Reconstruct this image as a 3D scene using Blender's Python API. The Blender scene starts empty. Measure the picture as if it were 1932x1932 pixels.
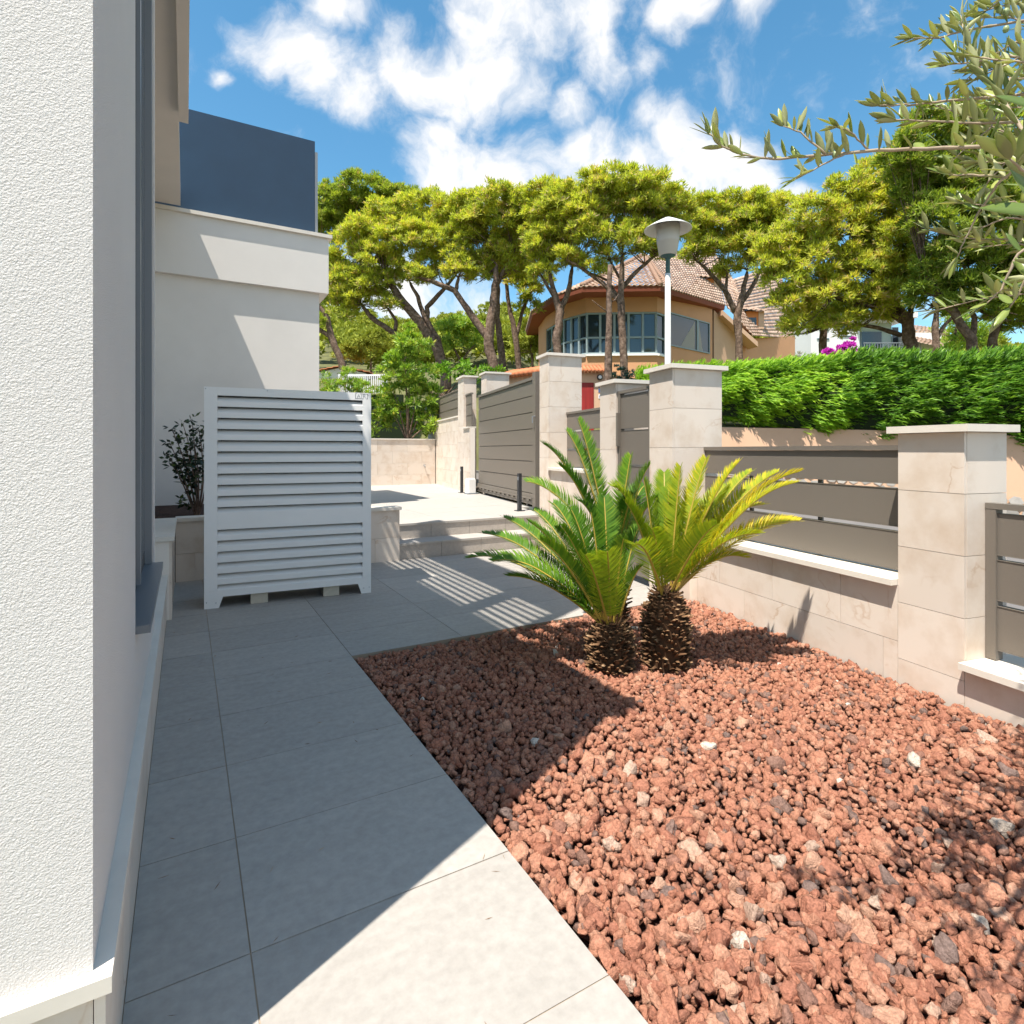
import bpy, math, random
import numpy as np
from mathutils import Vector, Matrix

random.seed(7)
rng = np.random.default_rng(11)
sc = bpy.context.scene
col = sc.collection
R = math.radians

# ------------------------------------------------------------------ camera, sky, sun, exposure
CAM_YAW, CAM_H = R(29.7), 1.5
FOC, W0, HOR = 1080.0, 1932.0, 850.0            # focal length, frame width and horizon row, in frame units
cam_d = bpy.data.cameras.new("camera")
cam = bpy.data.objects.new("camera", cam_d)
col.objects.link(cam)
cam.location = (0, 0, CAM_H)
cam.rotation_euler = (R(90), 0, -CAM_YAW)
cam_d.sensor_width = 36
cam_d.lens = 36 * FOC / W0
cam_d.shift_y = -(W0 / 2 - HOR) / W0
cam_d.clip_start = 0.02
cam_d.clip_end = 3000
sc.camera = cam

SUN_DIR = Vector((0.371, 0.168, -0.914)).normalized()      # the way the light travels
sun_d = bpy.data.lights.new("sun", 'SUN')
sun_d.energy = 4.0
sun_d.angle = R(0.45)
sun_d.color = (1.0, 0.938, 0.845)
sun = bpy.data.objects.new("sun", sun_d)
col.objects.link(sun)
sun.location = (-8, -4, 20)
sun.rotation_euler = SUN_DIR.to_track_quat('-Z', 'Y').to_euler()

sc.view_settings.view_transform = 'Standard'
sc.view_settings.look = 'None'
sc.view_settings.exposure = 1.1
sc.view_settings.gamma = 1.0
sc.view_settings.use_curve_mapping = False
sc.cycles.use_denoising = True
sc.cycles.use_adaptive_sampling = True
sc.cycles.adaptive_threshold = 0.015
sc.cycles.max_bounces = 5
sc.cycles.diffuse_bounces = 3
sc.cycles.glossy_bounces = 2
sc.cycles.transmission_bounces = 4
sc.cycles.transparent_max_bounces = 8
sc.cycles.caustics_reflective = False
sc.cycles.caustics_refractive = False
sc.cycles.sample_clamp_indirect = 6.0

S_, C_ = math.sin(CAM_YAW), math.cos(CAM_YAW)


def ray(px, py):
    u, w = (px - W0 / 2) / FOC, (HOR - py) / FOC
    return Vector((S_ + u * C_, C_ - u * S_, w))


def at(px, py, D):
    """the world point seen at (px, py), D metres ahead"""
    r = ray(px, py)
    return Vector((r.x * D, r.y * D, CAM_H + r.z * D))


def build_world():
    w = bpy.data.worlds.new("World")
    sc.world = w
    w.use_nodes = True
    nt = w.node_tree
    nt.nodes.clear()
    N, L = nt.nodes.new, nt.links.new
    out = N('ShaderNodeOutputWorld')
    bg = N('ShaderNodeBackground')
    bg.inputs['Strength'].default_value = 0.1
    sky = N('ShaderNodeTexSky')
    sky.sky_type = 'NISHITA'
    sky.sun_disc = False
    sky.sun_elevation = R(66)
    sky.sun_rotation = math.atan2(-0.911, -0.412)
    sky.air_density = 1.0
    sky.dust_density = 0.3
    sky.ozone_density = 2.5
    tc = N('ShaderNodeTexCoord')
    nrm = N('ShaderNodeVectorMath'); nrm.operation = 'NORMALIZE'
    L(tc.outputs['Generated'], nrm.inputs[0])
    # wisps: a noise that wobbles the direction, then fractal noise
    n0 = N('ShaderNodeTexNoise'); n0.inputs['Scale'].default_value = 5.0; n0.inputs['Detail'].default_value = 5
    L(nrm.outputs[0], n0.inputs['Vector'])
    off = N('ShaderNodeVectorMath'); off.operation = 'MULTIPLY_ADD'
    L(n0.outputs['Color'], off.inputs[0]); off.inputs[1].default_value = (0.16,) * 3
    sub = N('ShaderNodeVectorMath'); sub.operation = 'SUBTRACT'
    L(nrm.outputs[0], sub.inputs[0]); sub.inputs[1].default_value = (0.08,) * 3
    L(sub.outputs[0], off.inputs[2])
    n1 = N('ShaderNodeTexNoise'); n1.inputs['Scale'].default_value = 9.0; n1.inputs['Detail'].default_value = 12
    n1.inputs['Roughness'].default_value = 0.62
    L(off.outputs[0], n1.inputs['Vector'])
    # cloud bodies: (px, py, angular radius)
    blobs = [(500, 80, .07), (560, 110, .085), (620, 145, .09), (690, 175, .085), (740, 130, .085), (800, 150, .075), (860, 160, .09),
             (930, 150, .085), (990, 175, .06), (900, 20, .11), (960, 40, .13), (1010, -20, .12), (1120, 20, .10), (1130, 90, .085),
             (1160, 140, .07), (1220, 140, .07), (1300, 10, .07), (1340, 0, .05), (620, 15, .055), (655, 35, .045), (455, 148, .04),
             (1055, 205, .055), (1240, 230, .07), (850, 260, .07), (880, 300, .10), (830, 330, .09), (960, 335, .11), (1040, 350, .10),
             (1130, 320, .10), (1210, 310, .10), (1290, 270, .09), (1330, 320, .10), (1400, 290, .075), (1240, 360, .10), (1420, 340, .07),
             (1080, 290, .06), (640, 590, .13), (760, 575, .15), (880, 590, .13), (1500, 370, .06), (1450, 10, .04), (880, -60, .12), (1110, -70, .12)]
    acc = None
    for (bx, by, br) in blobs:
        d = ray(bx, by).normalized()
        ds = N('ShaderNodeVectorMath'); ds.operation = 'DISTANCE'
        L(off.outputs[0], ds.inputs[0]); ds.inputs[1].default_value = d
        mr = N('ShaderNodeMapRange'); mr.interpolation_type = 'SMOOTHSTEP'
        mr.inputs['From Min'].default_value = 0.0; mr.inputs['From Max'].default_value = br * 1.12
        mr.inputs['To Min'].default_value = 1.0; mr.inputs['To Max'].default_value = 0.0
        L(ds.outputs['Value'], mr.inputs['Value'])
        if acc is None:
            acc = mr.outputs[0]
        else:
            mx = N('ShaderNodeMath'); mx.operation = 'SMOOTH_MAX'; mx.inputs[2].default_value = 0.15
            L(acc, mx.inputs[0]); L(mr.outputs[0], mx.inputs[1])
            acc = mx.outputs[0]
    # the same kind of scattered cloud over the rest of the sky
    n2 = N('ShaderNodeTexNoise'); n2.inputs['Scale'].default_value = 2.6; n2.inputs['Detail'].default_value = 3
    L(nrm.outputs[0], n2.inputs['Vector'])
    g = N('ShaderNodeMapRange'); g.interpolation_type = 'SMOOTHSTEP'
    g.inputs['From Min'].default_value = 0.42; g.inputs['From Max'].default_value = 0.62
    L(n2.outputs[0], g.inputs['Value'])
    vd = N('ShaderNodeVectorMath'); vd.operation = 'DISTANCE'
    L(nrm.outputs[0], vd.inputs[0]); vd.inputs[1].default_value = ray(960, 330).normalized()
    far = N('ShaderNodeMapRange'); far.interpolation_type = 'SMOOTHSTEP'
    far.inputs['From Min'].default_value = 0.85; far.inputs['From Max'].default_value = 1.15
    L(vd.outputs['Value'], far.inputs['Value'])
    gm = N('ShaderNodeMath'); gm.operation = 'MULTIPLY'
    L(g.outputs[0], gm.inputs[0]); L(far.outputs[0], gm.inputs[1])
    mx = N('ShaderNodeMath'); mx.operation = 'MAXIMUM'
    L(acc, mx.inputs[0]); L(gm.outputs[0], mx.inputs[1])
    # density
    nn = N('ShaderNodeMath'); nn.operation = 'MULTIPLY_ADD'
    L(n1.outputs[0], nn.inputs[0]); nn.inputs[1].default_value = 3.0; nn.inputs[2].default_value = -1.68
    ad = N('ShaderNodeMath'); ad.operation = 'MULTIPLY_ADD'
    L(mx.outputs[0], ad.inputs[0]); ad.inputs[1].default_value = 1.25
    L(nn.outputs[0], ad.inputs[2])
    de = N('ShaderNodeMapRange'); de.interpolation_type = 'SMOOTHSTEP'
    de.inputs['From Min'].default_value = 0.08; de.inputs['From Max'].default_value = 1.35
    L(ad.outputs[0], de.inputs['Value'])
    # thin pale veil everywhere stays the sky's own colour; clouds are white with faintly greyer hearts
    cr = N('ShaderNodeMixRGB'); cr.inputs[1].default_value = (5.6, 5.5, 5.4, 1); cr.inputs[2].default_value = (5.0, 4.95, 4.95, 1)
    L(n0.outputs[0], cr.inputs[0])
    mix = N('ShaderNodeMixRGB')
    hs = N('ShaderNodeHueSaturation'); hs.inputs['Saturation'].default_value = 1.2; hs.inputs['Value'].default_value = 1.0; hs.inputs['Hue'].default_value = 0.482
    L(sky.outputs[0], hs.inputs['Color'])
    L(de.outputs[0], mix.inputs[0]); L(hs.outputs[0], mix.inputs[1]); L(cr.outputs[0], mix.inputs[2])
    L(mix.outputs[0], bg.inputs['Color'])
    L(bg.outputs[0], out.inputs['Surface'])


build_world()

# ------------------------------------------------------------------ materials
MATS = {}


def ramp(nt, stops):
    r = nt.nodes.new('ShaderNodeValToRGB')
    e = r.color_ramp.elements
    while len(e) < len(stops):
        e.new(0.5)
    for i, (p, c) in enumerate(stops):
        e[i].position = p
        e[i].color = (*c, 1)
    return r


def M(name, rgb, rough=0.6, spec=0.35, noise=None, bump=None, rnd=0.0, metal=0.0, stops=None, source=None, coat=0.0, streak=None):
    """noise=(scale, amount)  bump=(scale, strength, distance[, detail])  stops+source ('attr'|'object'|'noise:scale') -> colour ramp"""
    if name in MATS:
        return MATS[name]
    m = bpy.data.materials.new(name)
    m.use_nodes = True
    nt = m.node_tree
    N, L = nt.nodes.new, nt.links.new
    b = nt.nodes['Principled BSDF']
    b.inputs['Roughness'].default_value = rough
    b.inputs['Specular IOR Level'].default_value = spec
    b.inputs['Metallic'].default_value = metal
    b.inputs['Coat Weight'].default_value = coat
    geo = N('ShaderNodeNewGeometry')
    if stops:
        rp = ramp(nt, stops)
        if source == 'attr':
            s = N('ShaderNodeAttribute'); s.attribute_name = 'v'
            L(s.outputs['Fac'], rp.inputs[0])
        elif source == 'object':
            s = N('ShaderNodeObjectInfo')
            L(s.outputs['Random'], rp.inputs[0])
        else:
            s = N('ShaderNodeTexNoise'); s.inputs['Scale'].default_value = float(source.split(':')[1]); s.inputs['Detail'].default_value = 6
            s.inputs['Roughness'].default_value = 0.65
            L(geo.outputs['Position'], s.inputs['Vector'])
            L(s.outputs[0], rp.inputs[0])
        colr = rp.outputs[0]
    else:
        c = N('ShaderNodeRGB'); c.outputs[0].default_value = (*rgb, 1)
        colr = c.outputs[0]
    if noise:
        t = N('ShaderNodeTexNoise'); t.inputs['Scale'].default_value = noise[0]; t.inputs['Detail'].default_value = 8
        t.inputs['Roughness'].default_value = 0.6
        L(geo.outputs['Position'], t.inputs['Vector'])
        mr = N('ShaderNodeMapRange')
        mr.inputs['From Min'].default_value = 0.3; mr.inputs['From Max'].default_value = 0.7
        mr.inputs['To Min'].default_value = 1 - noise[1]; mr.inputs['To Max'].default_value = 1 + noise[1]
        L(t.outputs[0], mr.inputs['Value'])
        mm = N('ShaderNodeVectorMath'); mm.operation = 'SCALE'
        L(colr, mm.inputs[0]); L(mr.outputs[0], mm.inputs['Scale'])
        colr = mm.outputs[0]
    if streak:
        mp = N('ShaderNodeMapping'); mp.inputs['Scale'].default_value = streak[0]
        L(geo.outputs['Position'], mp.inputs['Vector'])
        t = N('ShaderNodeTexNoise'); t.inputs['Scale'].default_value = 1.0; t.inputs['Detail'].default_value = 6
        L(mp.outputs[0], t.inputs['Vector'])
        mr = N('ShaderNodeMapRange')
        mr.inputs['From Min'].default_value = 0.35; mr.inputs['From Max'].default_value = 0.65
        mr.inputs['To Min'].default_value = 1 - streak[1]; mr.inputs['To Max'].default_value = 1 + streak[1] * .4
        L(t.outputs[0], mr.inputs['Value'])
        mm = N('ShaderNodeVectorMath'); mm.operation = 'SCALE'
        L(colr, mm.inputs[0]); L(mr.outputs[0], mm.inputs['Scale'])
        colr = mm.outputs[0]
    if rnd:
        oi = N('ShaderNodeObjectInfo')
        mr = N('ShaderNodeMapRange')
        mr.inputs['To Min'].default_value = 1 - rnd; mr.inputs['To Max'].default_value = 1 + rnd
        L(oi.outputs['Random'], mr.inputs['Value'])
        mm = N('ShaderNodeVectorMath'); mm.operation = 'SCALE'
        L(colr, mm.inputs[0]); L(mr.outputs[0], mm.inputs['Scale'])
        colr = mm.outputs[0]
    L(colr, b.inputs['Base Color'])
    if bump:
        t = N('ShaderNodeTexNoise'); t.inputs['Scale'].default_value = bump[0]
        t.inputs['Detail'].default_value = bump[3] if len(bump) > 3 else 4
        t.inputs['Roughness'].default_value = 0.6
        L(geo.outputs['Position'], t.inputs['Vector'])
        bp = N('ShaderNodeBump'); bp.inputs['Strength'].default_value = bump[1]; bp.inputs['Distance'].default_value = bump[2]
        L(t.outputs[0], bp.inputs['Height'])
        L(bp.outputs[0], b.inputs['Normal'])
    MATS[name] = m
    return m


def leafmat(name, stops, trans=0.35, rough=0.5, spec=0.3, source='attr', tcol=None):
    m = bpy.data.materials.new(name)
    m.use_nodes = True
    nt = m.node_tree
    N, L = nt.nodes.new, nt.links.new
    b = nt.nodes['Principled BSDF']
    b.inputs['Roughness'].default_value = rough
    b.inputs['Specular IOR Level'].default_value = spec
    rp = ramp(nt, stops)
    if source == 'attr':
        s = N('ShaderNodeAttribute'); s.attribute_name = 'v'
        L(s.outputs['Fac'], rp.inputs[0])
    else:
        s = N('ShaderNodeObjectInfo')
        L(s.outputs['Random'], rp.inputs[0])
    L(rp.outputs[0], b.inputs['Base Color'])
    t = N('ShaderNodeBsdfTranslucent')
    tm = N('ShaderNodeMixRGB'); tm.blend_type = 'MULTIPLY'; tm.inputs[0].default_value = 1
    tm.inputs[2].default_value = (*(tcol or (1.5, 1.5, 0.6)), 1)
    L(rp.outputs[0], tm.inputs[1]); L(tm.outputs[0], t.inputs['Color'])
    mx = N('ShaderNodeMixShader'); mx.inputs[0].default_value = trans
    L(b.outputs[0], mx.inputs[1]); L(t.outputs[0], mx.inputs[2])
    L(mx.outputs[0], nt.nodes['Material Output'].inputs['Surface'])
    MATS[name] = m
    return m


def build_special():
    # cream limestone: clouded, with thin brown veins; each slab a little different
    m = M('limestone', (0.72, 0.63, 0.545), rough=0.42, spec=0.3, rnd=0.06, bump=(60, .05, .002))
    nt = m.node_tree; N, L = nt.nodes.new, nt.links.new
    b = nt.nodes['Principled BSDF']
    src = b.inputs['Base Color'].links[0].from_socket
    geo = N('ShaderNodeNewGeometry'); oi = N('ShaderNodeObjectInfo')
    sh = N('ShaderNodeVectorMath'); sh.operation = 'MULTIPLY_ADD'
    cv = N('ShaderNodeCombineXYZ')
    for k in range(3):
        L(oi.outputs['Random'], cv.inputs[k])
    L(cv.outputs[0], sh.inputs[0]); sh.inputs[1].default_value = (37, 53, 71)
    L(geo.outputs['Position'], sh.inputs[2])
    t = N('ShaderNodeTexNoise'); t.inputs['Scale'].default_value = 3.2; t.inputs['Detail'].default_value = 7; t.inputs['Roughness'].default_value = .6
    L(sh.outputs[0], t.inputs['Vector'])
    r1 = ramp(nt, [(.3, (0.86, 0.80, 0.74)), (.52, (1, 1, 1)), (.75, (1.0, 1.0, 1.0))])
    L(t.outputs[0], r1.inputs[0])
    v = N('ShaderNodeTexNoise'); v.inputs['Scale'].default_value = 2.0; v.inputs['Detail'].default_value = 9; v.inputs['Distortion'].default_value = .9
    L(sh.outputs[0], v.inputs['Vector'])
    r2 = ramp(nt, [(.485, (1, 1, 1)), (.5, (0.82, 0.72, 0.63)), (.512, (1, 1, 1))])
    L(v.outputs[0], r2.inputs[0])
    gate = N('ShaderNodeTexNoise'); gate.inputs['Scale'].default_value = 2.7
    L(sh.outputs[0], gate.inputs['Vector'])
    gm = N('ShaderNodeMapRange'); gm.inputs['From Min'].default_value = .52; gm.inputs['From Max'].default_value = .66
    L(gate.outputs[0], gm.inputs['Value'])
    a = N('ShaderNodeMixRGB'); a.blend_type = 'MULTIPLY'; a.inputs[0].default_value = 1
    L(src, a.inputs[1]); L(r1.outputs[0], a.inputs[2])
    c = N('ShaderNodeMixRGB'); c.blend_type = 'MULTIPLY'
    L(gm.outputs[0], c.inputs[0]); L(a.outputs[0], c.inputs[1]); L(r2.outputs[0], c.inputs[2])
    L(c.outputs[0], b.inputs['Base Color'])
    # stucco: two scales of trowelled relief
    m = M('stucco', (0.715, 0.68, 0.65), rough=0.85, spec=0.15, noise=(1.3, .03))
    nt = m.node_tree; N, L = nt.nodes.new, nt.links.new
    b = nt.nodes['Principled BSDF']
    geo = N('ShaderNodeNewGeometry')
    mp = N('ShaderNodeMapping'); mp.inputs['Rotation'].default_value = (0.3, 0.5, 0.2); mp.inputs['Scale'].default_value = (1, 1, 1.1)
    L(geo.outputs['Position'], mp.inputs['Vector'])
    t = N('ShaderNodeTexNoise'); t.inputs['Scale'].default_value = 230; t.inputs['Detail'].default_value = 3.0; t.inputs['Roughness'].default_value = .55
    t.inputs['Distortion'].default_value = .15
    L(mp.outputs[0], t.inputs['Vector'])
    t2 = N('ShaderNodeTexNoise'); t2.inputs['Scale'].default_value = 85; t2.inputs['Detail'].default_value = 3
    L(mp.outputs[0], t2.inputs['Vector'])
    s = N('ShaderNodeMath'); s.operation = 'MULTIPLY_ADD'
    L(t2.outputs[0], s.inputs[0]); s.inputs[1].default_value = .5; L(t.outputs[0], s.inputs[2])
    bp = N('ShaderNodeBump'); bp.inputs['Strength'].default_value = .9; bp.inputs['Distance'].default_value = .0042
    L(s.outputs[0], bp.inputs['Height'])
    L(bp.outputs[0], b.inputs['Normal'])
    # bark: ridged plates
    m = M('bark', (0.15, 0.10, 0.075), rough=.95, spec=.1, stops=[(.3, (.055, .038, .03)), (.5, (.17, .115, .085)), (.7, (.30, .22, .17))], source='noise:9', bump=(14, .9, .03, 6))


build_special()
M('render_wall', (0.74, 0.70, 0.655), rough=.8, spec=.2, noise=(2.0, .03), bump=(160, .12, .002))
M('soffit', (0.66, 0.60, 0.54), rough=.8, spec=.2, noise=(2, .03))
M('mortar', (0.80, 0.73, 0.65), rough=.9)
M('cap_stone', (0.72, 0.66, 0.58), rough=.5, noise=(6, .05))
M('paving', (0.372, 0.345, 0.312), rough=.6, spec=.25, noise=(26, .10), rnd=.07, bump=(70, .15, .003, 6), streak=((4, 11, 3), .06))
M('grout', (0.38, 0.30, 0.22), rough=.95)
M('terrace_stone', (0.42, 0.39, 0.355), rough=.6, noise=(7, .05), rnd=.025, bump=(45, .1, .002))
M('riser_stone', (0.40, 0.36, 0.32), rough=.7, noise=(30, .10), rnd=.03)
M('taupe_metal', (0.168, 0.146, 0.122), rough=.42, spec=.4, noise=(240, .05), bump=(400, .05, .0006))
M('dark_metal', (0.035, 0.037, 0.042), rough=.4, spec=.4)
M('grey_metal', (0.22, 0.24, 0.26), rough=.35, spec=.5)
M('blue_panel', (0.018, 0.045, 0.085), rough=.28, spec=.5, noise=(3, .08))
M('white_paint', (0.90, 0.885, 0.86), rough=.32, spec=.45, noise=(4, .015))
M('pale_wood', (0.60, 0.54, 0.44), rough=.8, noise=(30, .08), bump=(90, .2, .002))
M('print_grey', (0.12, 0.13, 0.14), rough=.6)
M('sill_stone', (0.15, 0.17, 0.19), rough=.3, spec=.5)
M('glass_dark', (0.10, 0.115, 0.13), rough=.06, spec=.7)
M('soil', (0.055, 0.028, 0.02), rough=.95, noise=(20, .3), bump=(50, .8, .02))
LAVA = [(0.0, (.17, .125, .11)), (.08, (.25, .145, .11)), (.22, (.34, .145, .095)), (.5, (.42, .19, .12)), (.75, (.47, .24, .16)), (.92, (.51, .30, .21)), (.99, (.44, .32, .25)), (.997, (.70, .62, .53))]
LAVA_ONE = [(0.0, (.19, .145, .13)), (.05, (.25, .145, .11)), (.13, (.34, .145, .095)), (.45, (.41, .18, .115)), (.75, (.46, .23, .15)), (.90, (.50, .29, .20)), (.985, (.46, .33, .255)), (.998, (.62, .54, .45))]
M('lava', (0, 0, 0), rough=.95, spec=.1, stops=LAVA, source='attr', noise=(95, .34), bump=(120, 1.0, .012, 7))
M('lava_single', (0, 0, 0), rough=.95, spec=.1, stops=LAVA_ONE, source='object', noise=(95, .34), bump=(120, 1.0, .012, 7))
M('bed', (0.10, 0.042, 0.03), rough=1, bump=(40, 1, .03))
M('asphalt', (0.16, 0.15, 0.145), rough=.95, noise=(3, .1))
M('earth', (0.12, 0.12, 0.045), rough=1, noise=(.6, .35))
M('peach', (0.68, 0.36, 0.195), rough=.85, noise=(.8, .05))
M('peach_pale', (0.68, 0.44, 0.29), rough=.85, noise=(.8, .06))
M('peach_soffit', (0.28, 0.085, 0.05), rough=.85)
M('clay_tile', (0.42, 0.27, 0.19), rough=.85, stops=[(0, (.34, .22, .16)), (.5, (.47, .33, .25)), (1, (.56, .42, .33))], source='attr')
M('red_tile', (0.52, 0.18, 0.08), rough=.85, noise=(3, .25))
M('ochre_paint', (0.75, 0.26, 0.08), rough=.8)
M('window_frame', (0.30, 0.37, 0.385), rough=.4)
M('house_glass', (0.028, 0.045, 0.06), rough=.05, spec=.8, rnd=.4)
M('curtain', (0.40, 0.37, 0.33), rough=.8)
M('white_wall', (0.74, 0.73, 0.71), rough=.8, noise=(.5, .04))
M('pale_green_wall', (0.42, 0.50, 0.46), rough=.8)
M('door_red', (0.35, 0.03, 0.025), rough=.5, streak=((14, 14, 1.2), .25))
M('rubble', (0.42, 0.39, 0.35), rough=.9, rnd=.25, noise=(9, .12), bump=(30, .4, .01))
M('lamp_grey', (0.66, 0.66, 0.63), rough=.5, noise=(5, .05))
M('lamp_green', (0.05, 0.11, 0.10), rough=.45)
M('sign_blue', (0.08, 0.14, 0.32), rough=.5)
M('trunk_scale', (0.1, 0.06, 0.03), rough=.95, spec=.1, stops=[(0, (.045, .025, .014)), (.5, (.14, .075, .04)), (.85, (.27, .16, .085)), (1, (.46, .34, .22))], source='attr')
M('rachis', (0.42, 0.29, 0.05), rough=.5)
M('olive_twig', (0.36, 0.28, 0.20), rough=.85, noise=(30, .2))
M('olive_bark', (0.20, 0.17, 0.14), rough=.95, noise=(12, .3), bump=(25, .8, .02))
M('olive_fruit', (0.28, 0.34, 0.16), rough=.4)
leafmat('cycad_green', [(0, (.03, .09, .012)), (.5, (.10, .22, .02)), (1, (.33, .42, .03))], trans=.30, rough=.45, spec=.25)
leafmat('cycad_yellow', [(0, (.07, .14, .010)), (.5, (.19, .29, .02)), (.8, (.33, .38, .025)), (1, (.60, .48, .03))], trans=.38, rough=.45, spec=.25)
leafmat('pine_needles', [(0, (.16, .20, .03)), (.35, (.33, .39, .06)), (.62, (.49, .53, .08)), (.80, (.59, .59, .09)), (.90, (.58, .42, .14)), (1, (.48, .38, .28))], trans=.45, rough=.6, spec=.2)
leafmat('pine_dark', [(0, (.08, .13, .025)), (.5, (.22, .30, .045)), (.88, (.36, .43, .06)), (1, (.40, .30, .16))], trans=.42, rough=.6, spec=.2)
leafmat('hedge_bright', [(0, (.09, .20, .010)), (.5, (.24, .45, .025)), (1, (.42, .60, .04))], trans=.28, rough=.5)
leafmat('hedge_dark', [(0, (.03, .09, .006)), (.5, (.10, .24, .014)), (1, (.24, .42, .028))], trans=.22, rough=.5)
leafmat('shrub_green', [(0, (.08, .16, .02)), (.5, (.22, .36, .045)), (.85, (.38, .50, .07)), (1, (.50, .48, .10))], trans=.32, rough=.4)
leafmat('far_green', [(0, (.12, .16, .03)), (.5, (.26, .30, .045)), (1, (.38, .40, .06))], trans=.15, rough=.7, spec=.1)
leafmat('dark_leaf', [(0, (.010, .024, .010)), (.6, (.022, .05, .016)), (1, (.07, .11, .02))], trans=.15, rough=.3, spec=.5)
leafmat('net_green', [(0, (.010, .035, .032)), (1, (.03, .085, .07))], trans=.1)
leafmat('magenta', [(0, (.45, .03, .36)), (1, (.75, .10, .62))], trans=.3, tcol=(1.2, .6, 1.2))
leafmat('grey_leaf', [(0, (.16, .17, .10)), (1, (.40, .38, .28))], trans=.2)
OT = [(0, (.14, .21, .05)), (.6, (.28, .35, .09)), (1, (.48, .52, .15))]
OU = [(0, (.36, .38, .19)), (.6, (.48, .48, .25)), (1, (.60, .59, .36))]
leafmat('olive_top', OT, trans=.35, rough=.33, spec=.5, source='object')
leafmat('olive_under', OU, trans=.35, rough=.6, source='object')
leafmat('olive_mass_top', OT, trans=.35, rough=.33, spec=.5)
leafmat('olive_mass_under', OU, trans=.35, rough=.6)


# ------------------------------------------------------------------ mesh helpers
class MB:
    def __init__(s):
        s.v, s.f, s.m = [], [], []

    def add(s, pts, faces, mi=0):
        o = len(s.v)
        s.v += [tuple(p) for p in pts]
        s.f += [tuple(i + o for i in f) for f in faces]
        s.m += [mi] * len(faces)

    def box(s, x0, x1, y0, y1, z0, z1, mi=0):
        s.hexa([(x0, y0), (x1, y0), (x1, y1), (x0, y1)], z0, z1, mi)

    def hexa(s, poly, z0, z1, mi=0):
        """vertical prism over a counter-clockwise polygon"""
        n = len(poly)
        pts = [(p[0], p[1], z0) for p in poly] + [(p[0], p[1], z1) for p in poly]
        fs = [tuple(range(n - 1, -1, -1)), tuple(range(n, 2 * n))]
        fs += [(i, (i + 1) % n, (i + 1) % n + n, i + n) for i in range(n)]
        s.add(pts, fs, mi)

    def obox(s, o, ex, ey, ez, mi=0):
        """box with corner o and edge vectors"""
        o, ex, ey, ez = Vector(o), Vector(ex), Vector(ey), Vector(ez)
        p = [o, o + ex, o + ex + ey, o + ey]
        p += [q + ez for q in p]
        fs = [(3, 2, 1, 0), (4, 5, 6, 7), (0, 1, 5, 4), (1, 2, 6, 5), (2, 3, 7, 6), (3, 0, 4, 7)]
        if ex.cross(ey).dot(ez) < 0:
            fs = [tuple(reversed(f)) for f in fs]
        s.add(p, fs, mi)

    def tube(s, path, radii, sides=8, cap=True, mi=0, wob=0.0):
        path = [Vector(p) for p in path]
        n = len(path)
        rings = []
        up = Vector((0, 0, 1))
        o = len(s.v)
        pts = []
        prev = None
        for i, p in enumerate(path):
            d = (path[min(i + 1, n - 1)] - path[max(i - 1, 0)]).normalized()
            if prev is None:
                a = d.orthogonal().normalized()
            else:
                a = (prev - d * prev.dot(d))
                a = a.normalized() if a.length > 1e-6 else d.orthogonal().normalized()
            prev = a
            b = d.cross(a)
            r = radii[i]
            for k in range(sides):
                t = 2 * math.pi * k / sides
                rr = r * (1 + wob * random.uniform(-1, 1))
                pts.append(p + (a * math.cos(t) + b * math.sin(t)) * rr)
        fs = []
        for i in range(n - 1):
            for k in range(sides):
                k2 = (k + 1) % sides
                fs.append((i * sides + k, i * sides + k2, (i + 1) * sides + k2, (i + 1) * sides + k))
        if cap:
            fs.append(tuple(range(sides - 1, -1, -1)))
            fs.append(tuple((n - 1) * sides + k for k in range(sides)))
        s.add(pts, fs, mi)

    def lathe(s, c, prof, sides=24, mi=0):
        """profile [(r, z)] around a vertical axis through c"""
        pts = []
        for r, z in prof:
            for k in range(sides):
                t = 2 * math.pi * k / sides
                pts.append((c[0] + r * math.cos(t), c[1] + r * math.sin(t), z))
        fs = []
        for i in range(len(prof) - 1):
            for k in range(sides):
                k2 = (k + 1) % sides
                fs.append((i * sides + k, i * sides + k2, (i + 1) * sides + k2, (i + 1) * sides + k))
        s.add(pts, fs, mi)

    def mesh(s, name, mats, smooth=False):
        me = bpy.data.meshes.new(name)
        me.from_pydata(s.v, [], s.f)
        for m in (mats if isinstance(mats, (list, tuple)) else [mats]):
            me.materials.append(MATS[m])
        if any(s.m):
            me.polygons.foreach_set('material_index', s.m)
        if smooth:
            me.polygons.foreach_set('use_smooth', [True] * len(me.polygons))
        me.update()
        return me


def fast_mesh(name, V, F, mat, attr=None, smooth=False):
    V = np.asarray(V, np.float32); F = np.asarray(F, np.int32)
    me = bpy.data.meshes.new(name)
    me.vertices.add(len(V)); me.vertices.foreach_set('co', V.ravel())
    k = F.shape[1]
    me.loops.add(F.size); me.loops.foreach_set('vertex_index', F.ravel())
    me.polygons.add(len(F))
    me.polygons.foreach_set('loop_start', np.arange(0, F.size, k, dtype=np.int32))
    me.polygons.foreach_set('loop_total', np.full(len(F), k, np.int32))
    if smooth:
        me.polygons.foreach_set('use_smooth', np.ones(len(F), bool))
    if attr is not None:
        a = me.attributes.new('v', 'FLOAT', 'POINT')
        a.data.foreach_set('value', np.asarray(attr, np.float32))
    me.materials.append(MATS[mat])
    me.update(calc_edges=True)
    me.validate()
    return me


def put(name, me, parent=None, label=None, cat=None, group=None, kind=None):
    o = bpy.data.objects.new(name, me)
    col.objects.link(o)
    if parent:
        attach(o, parent)
    tag(o, label, cat, group, kind)
    return o


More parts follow.
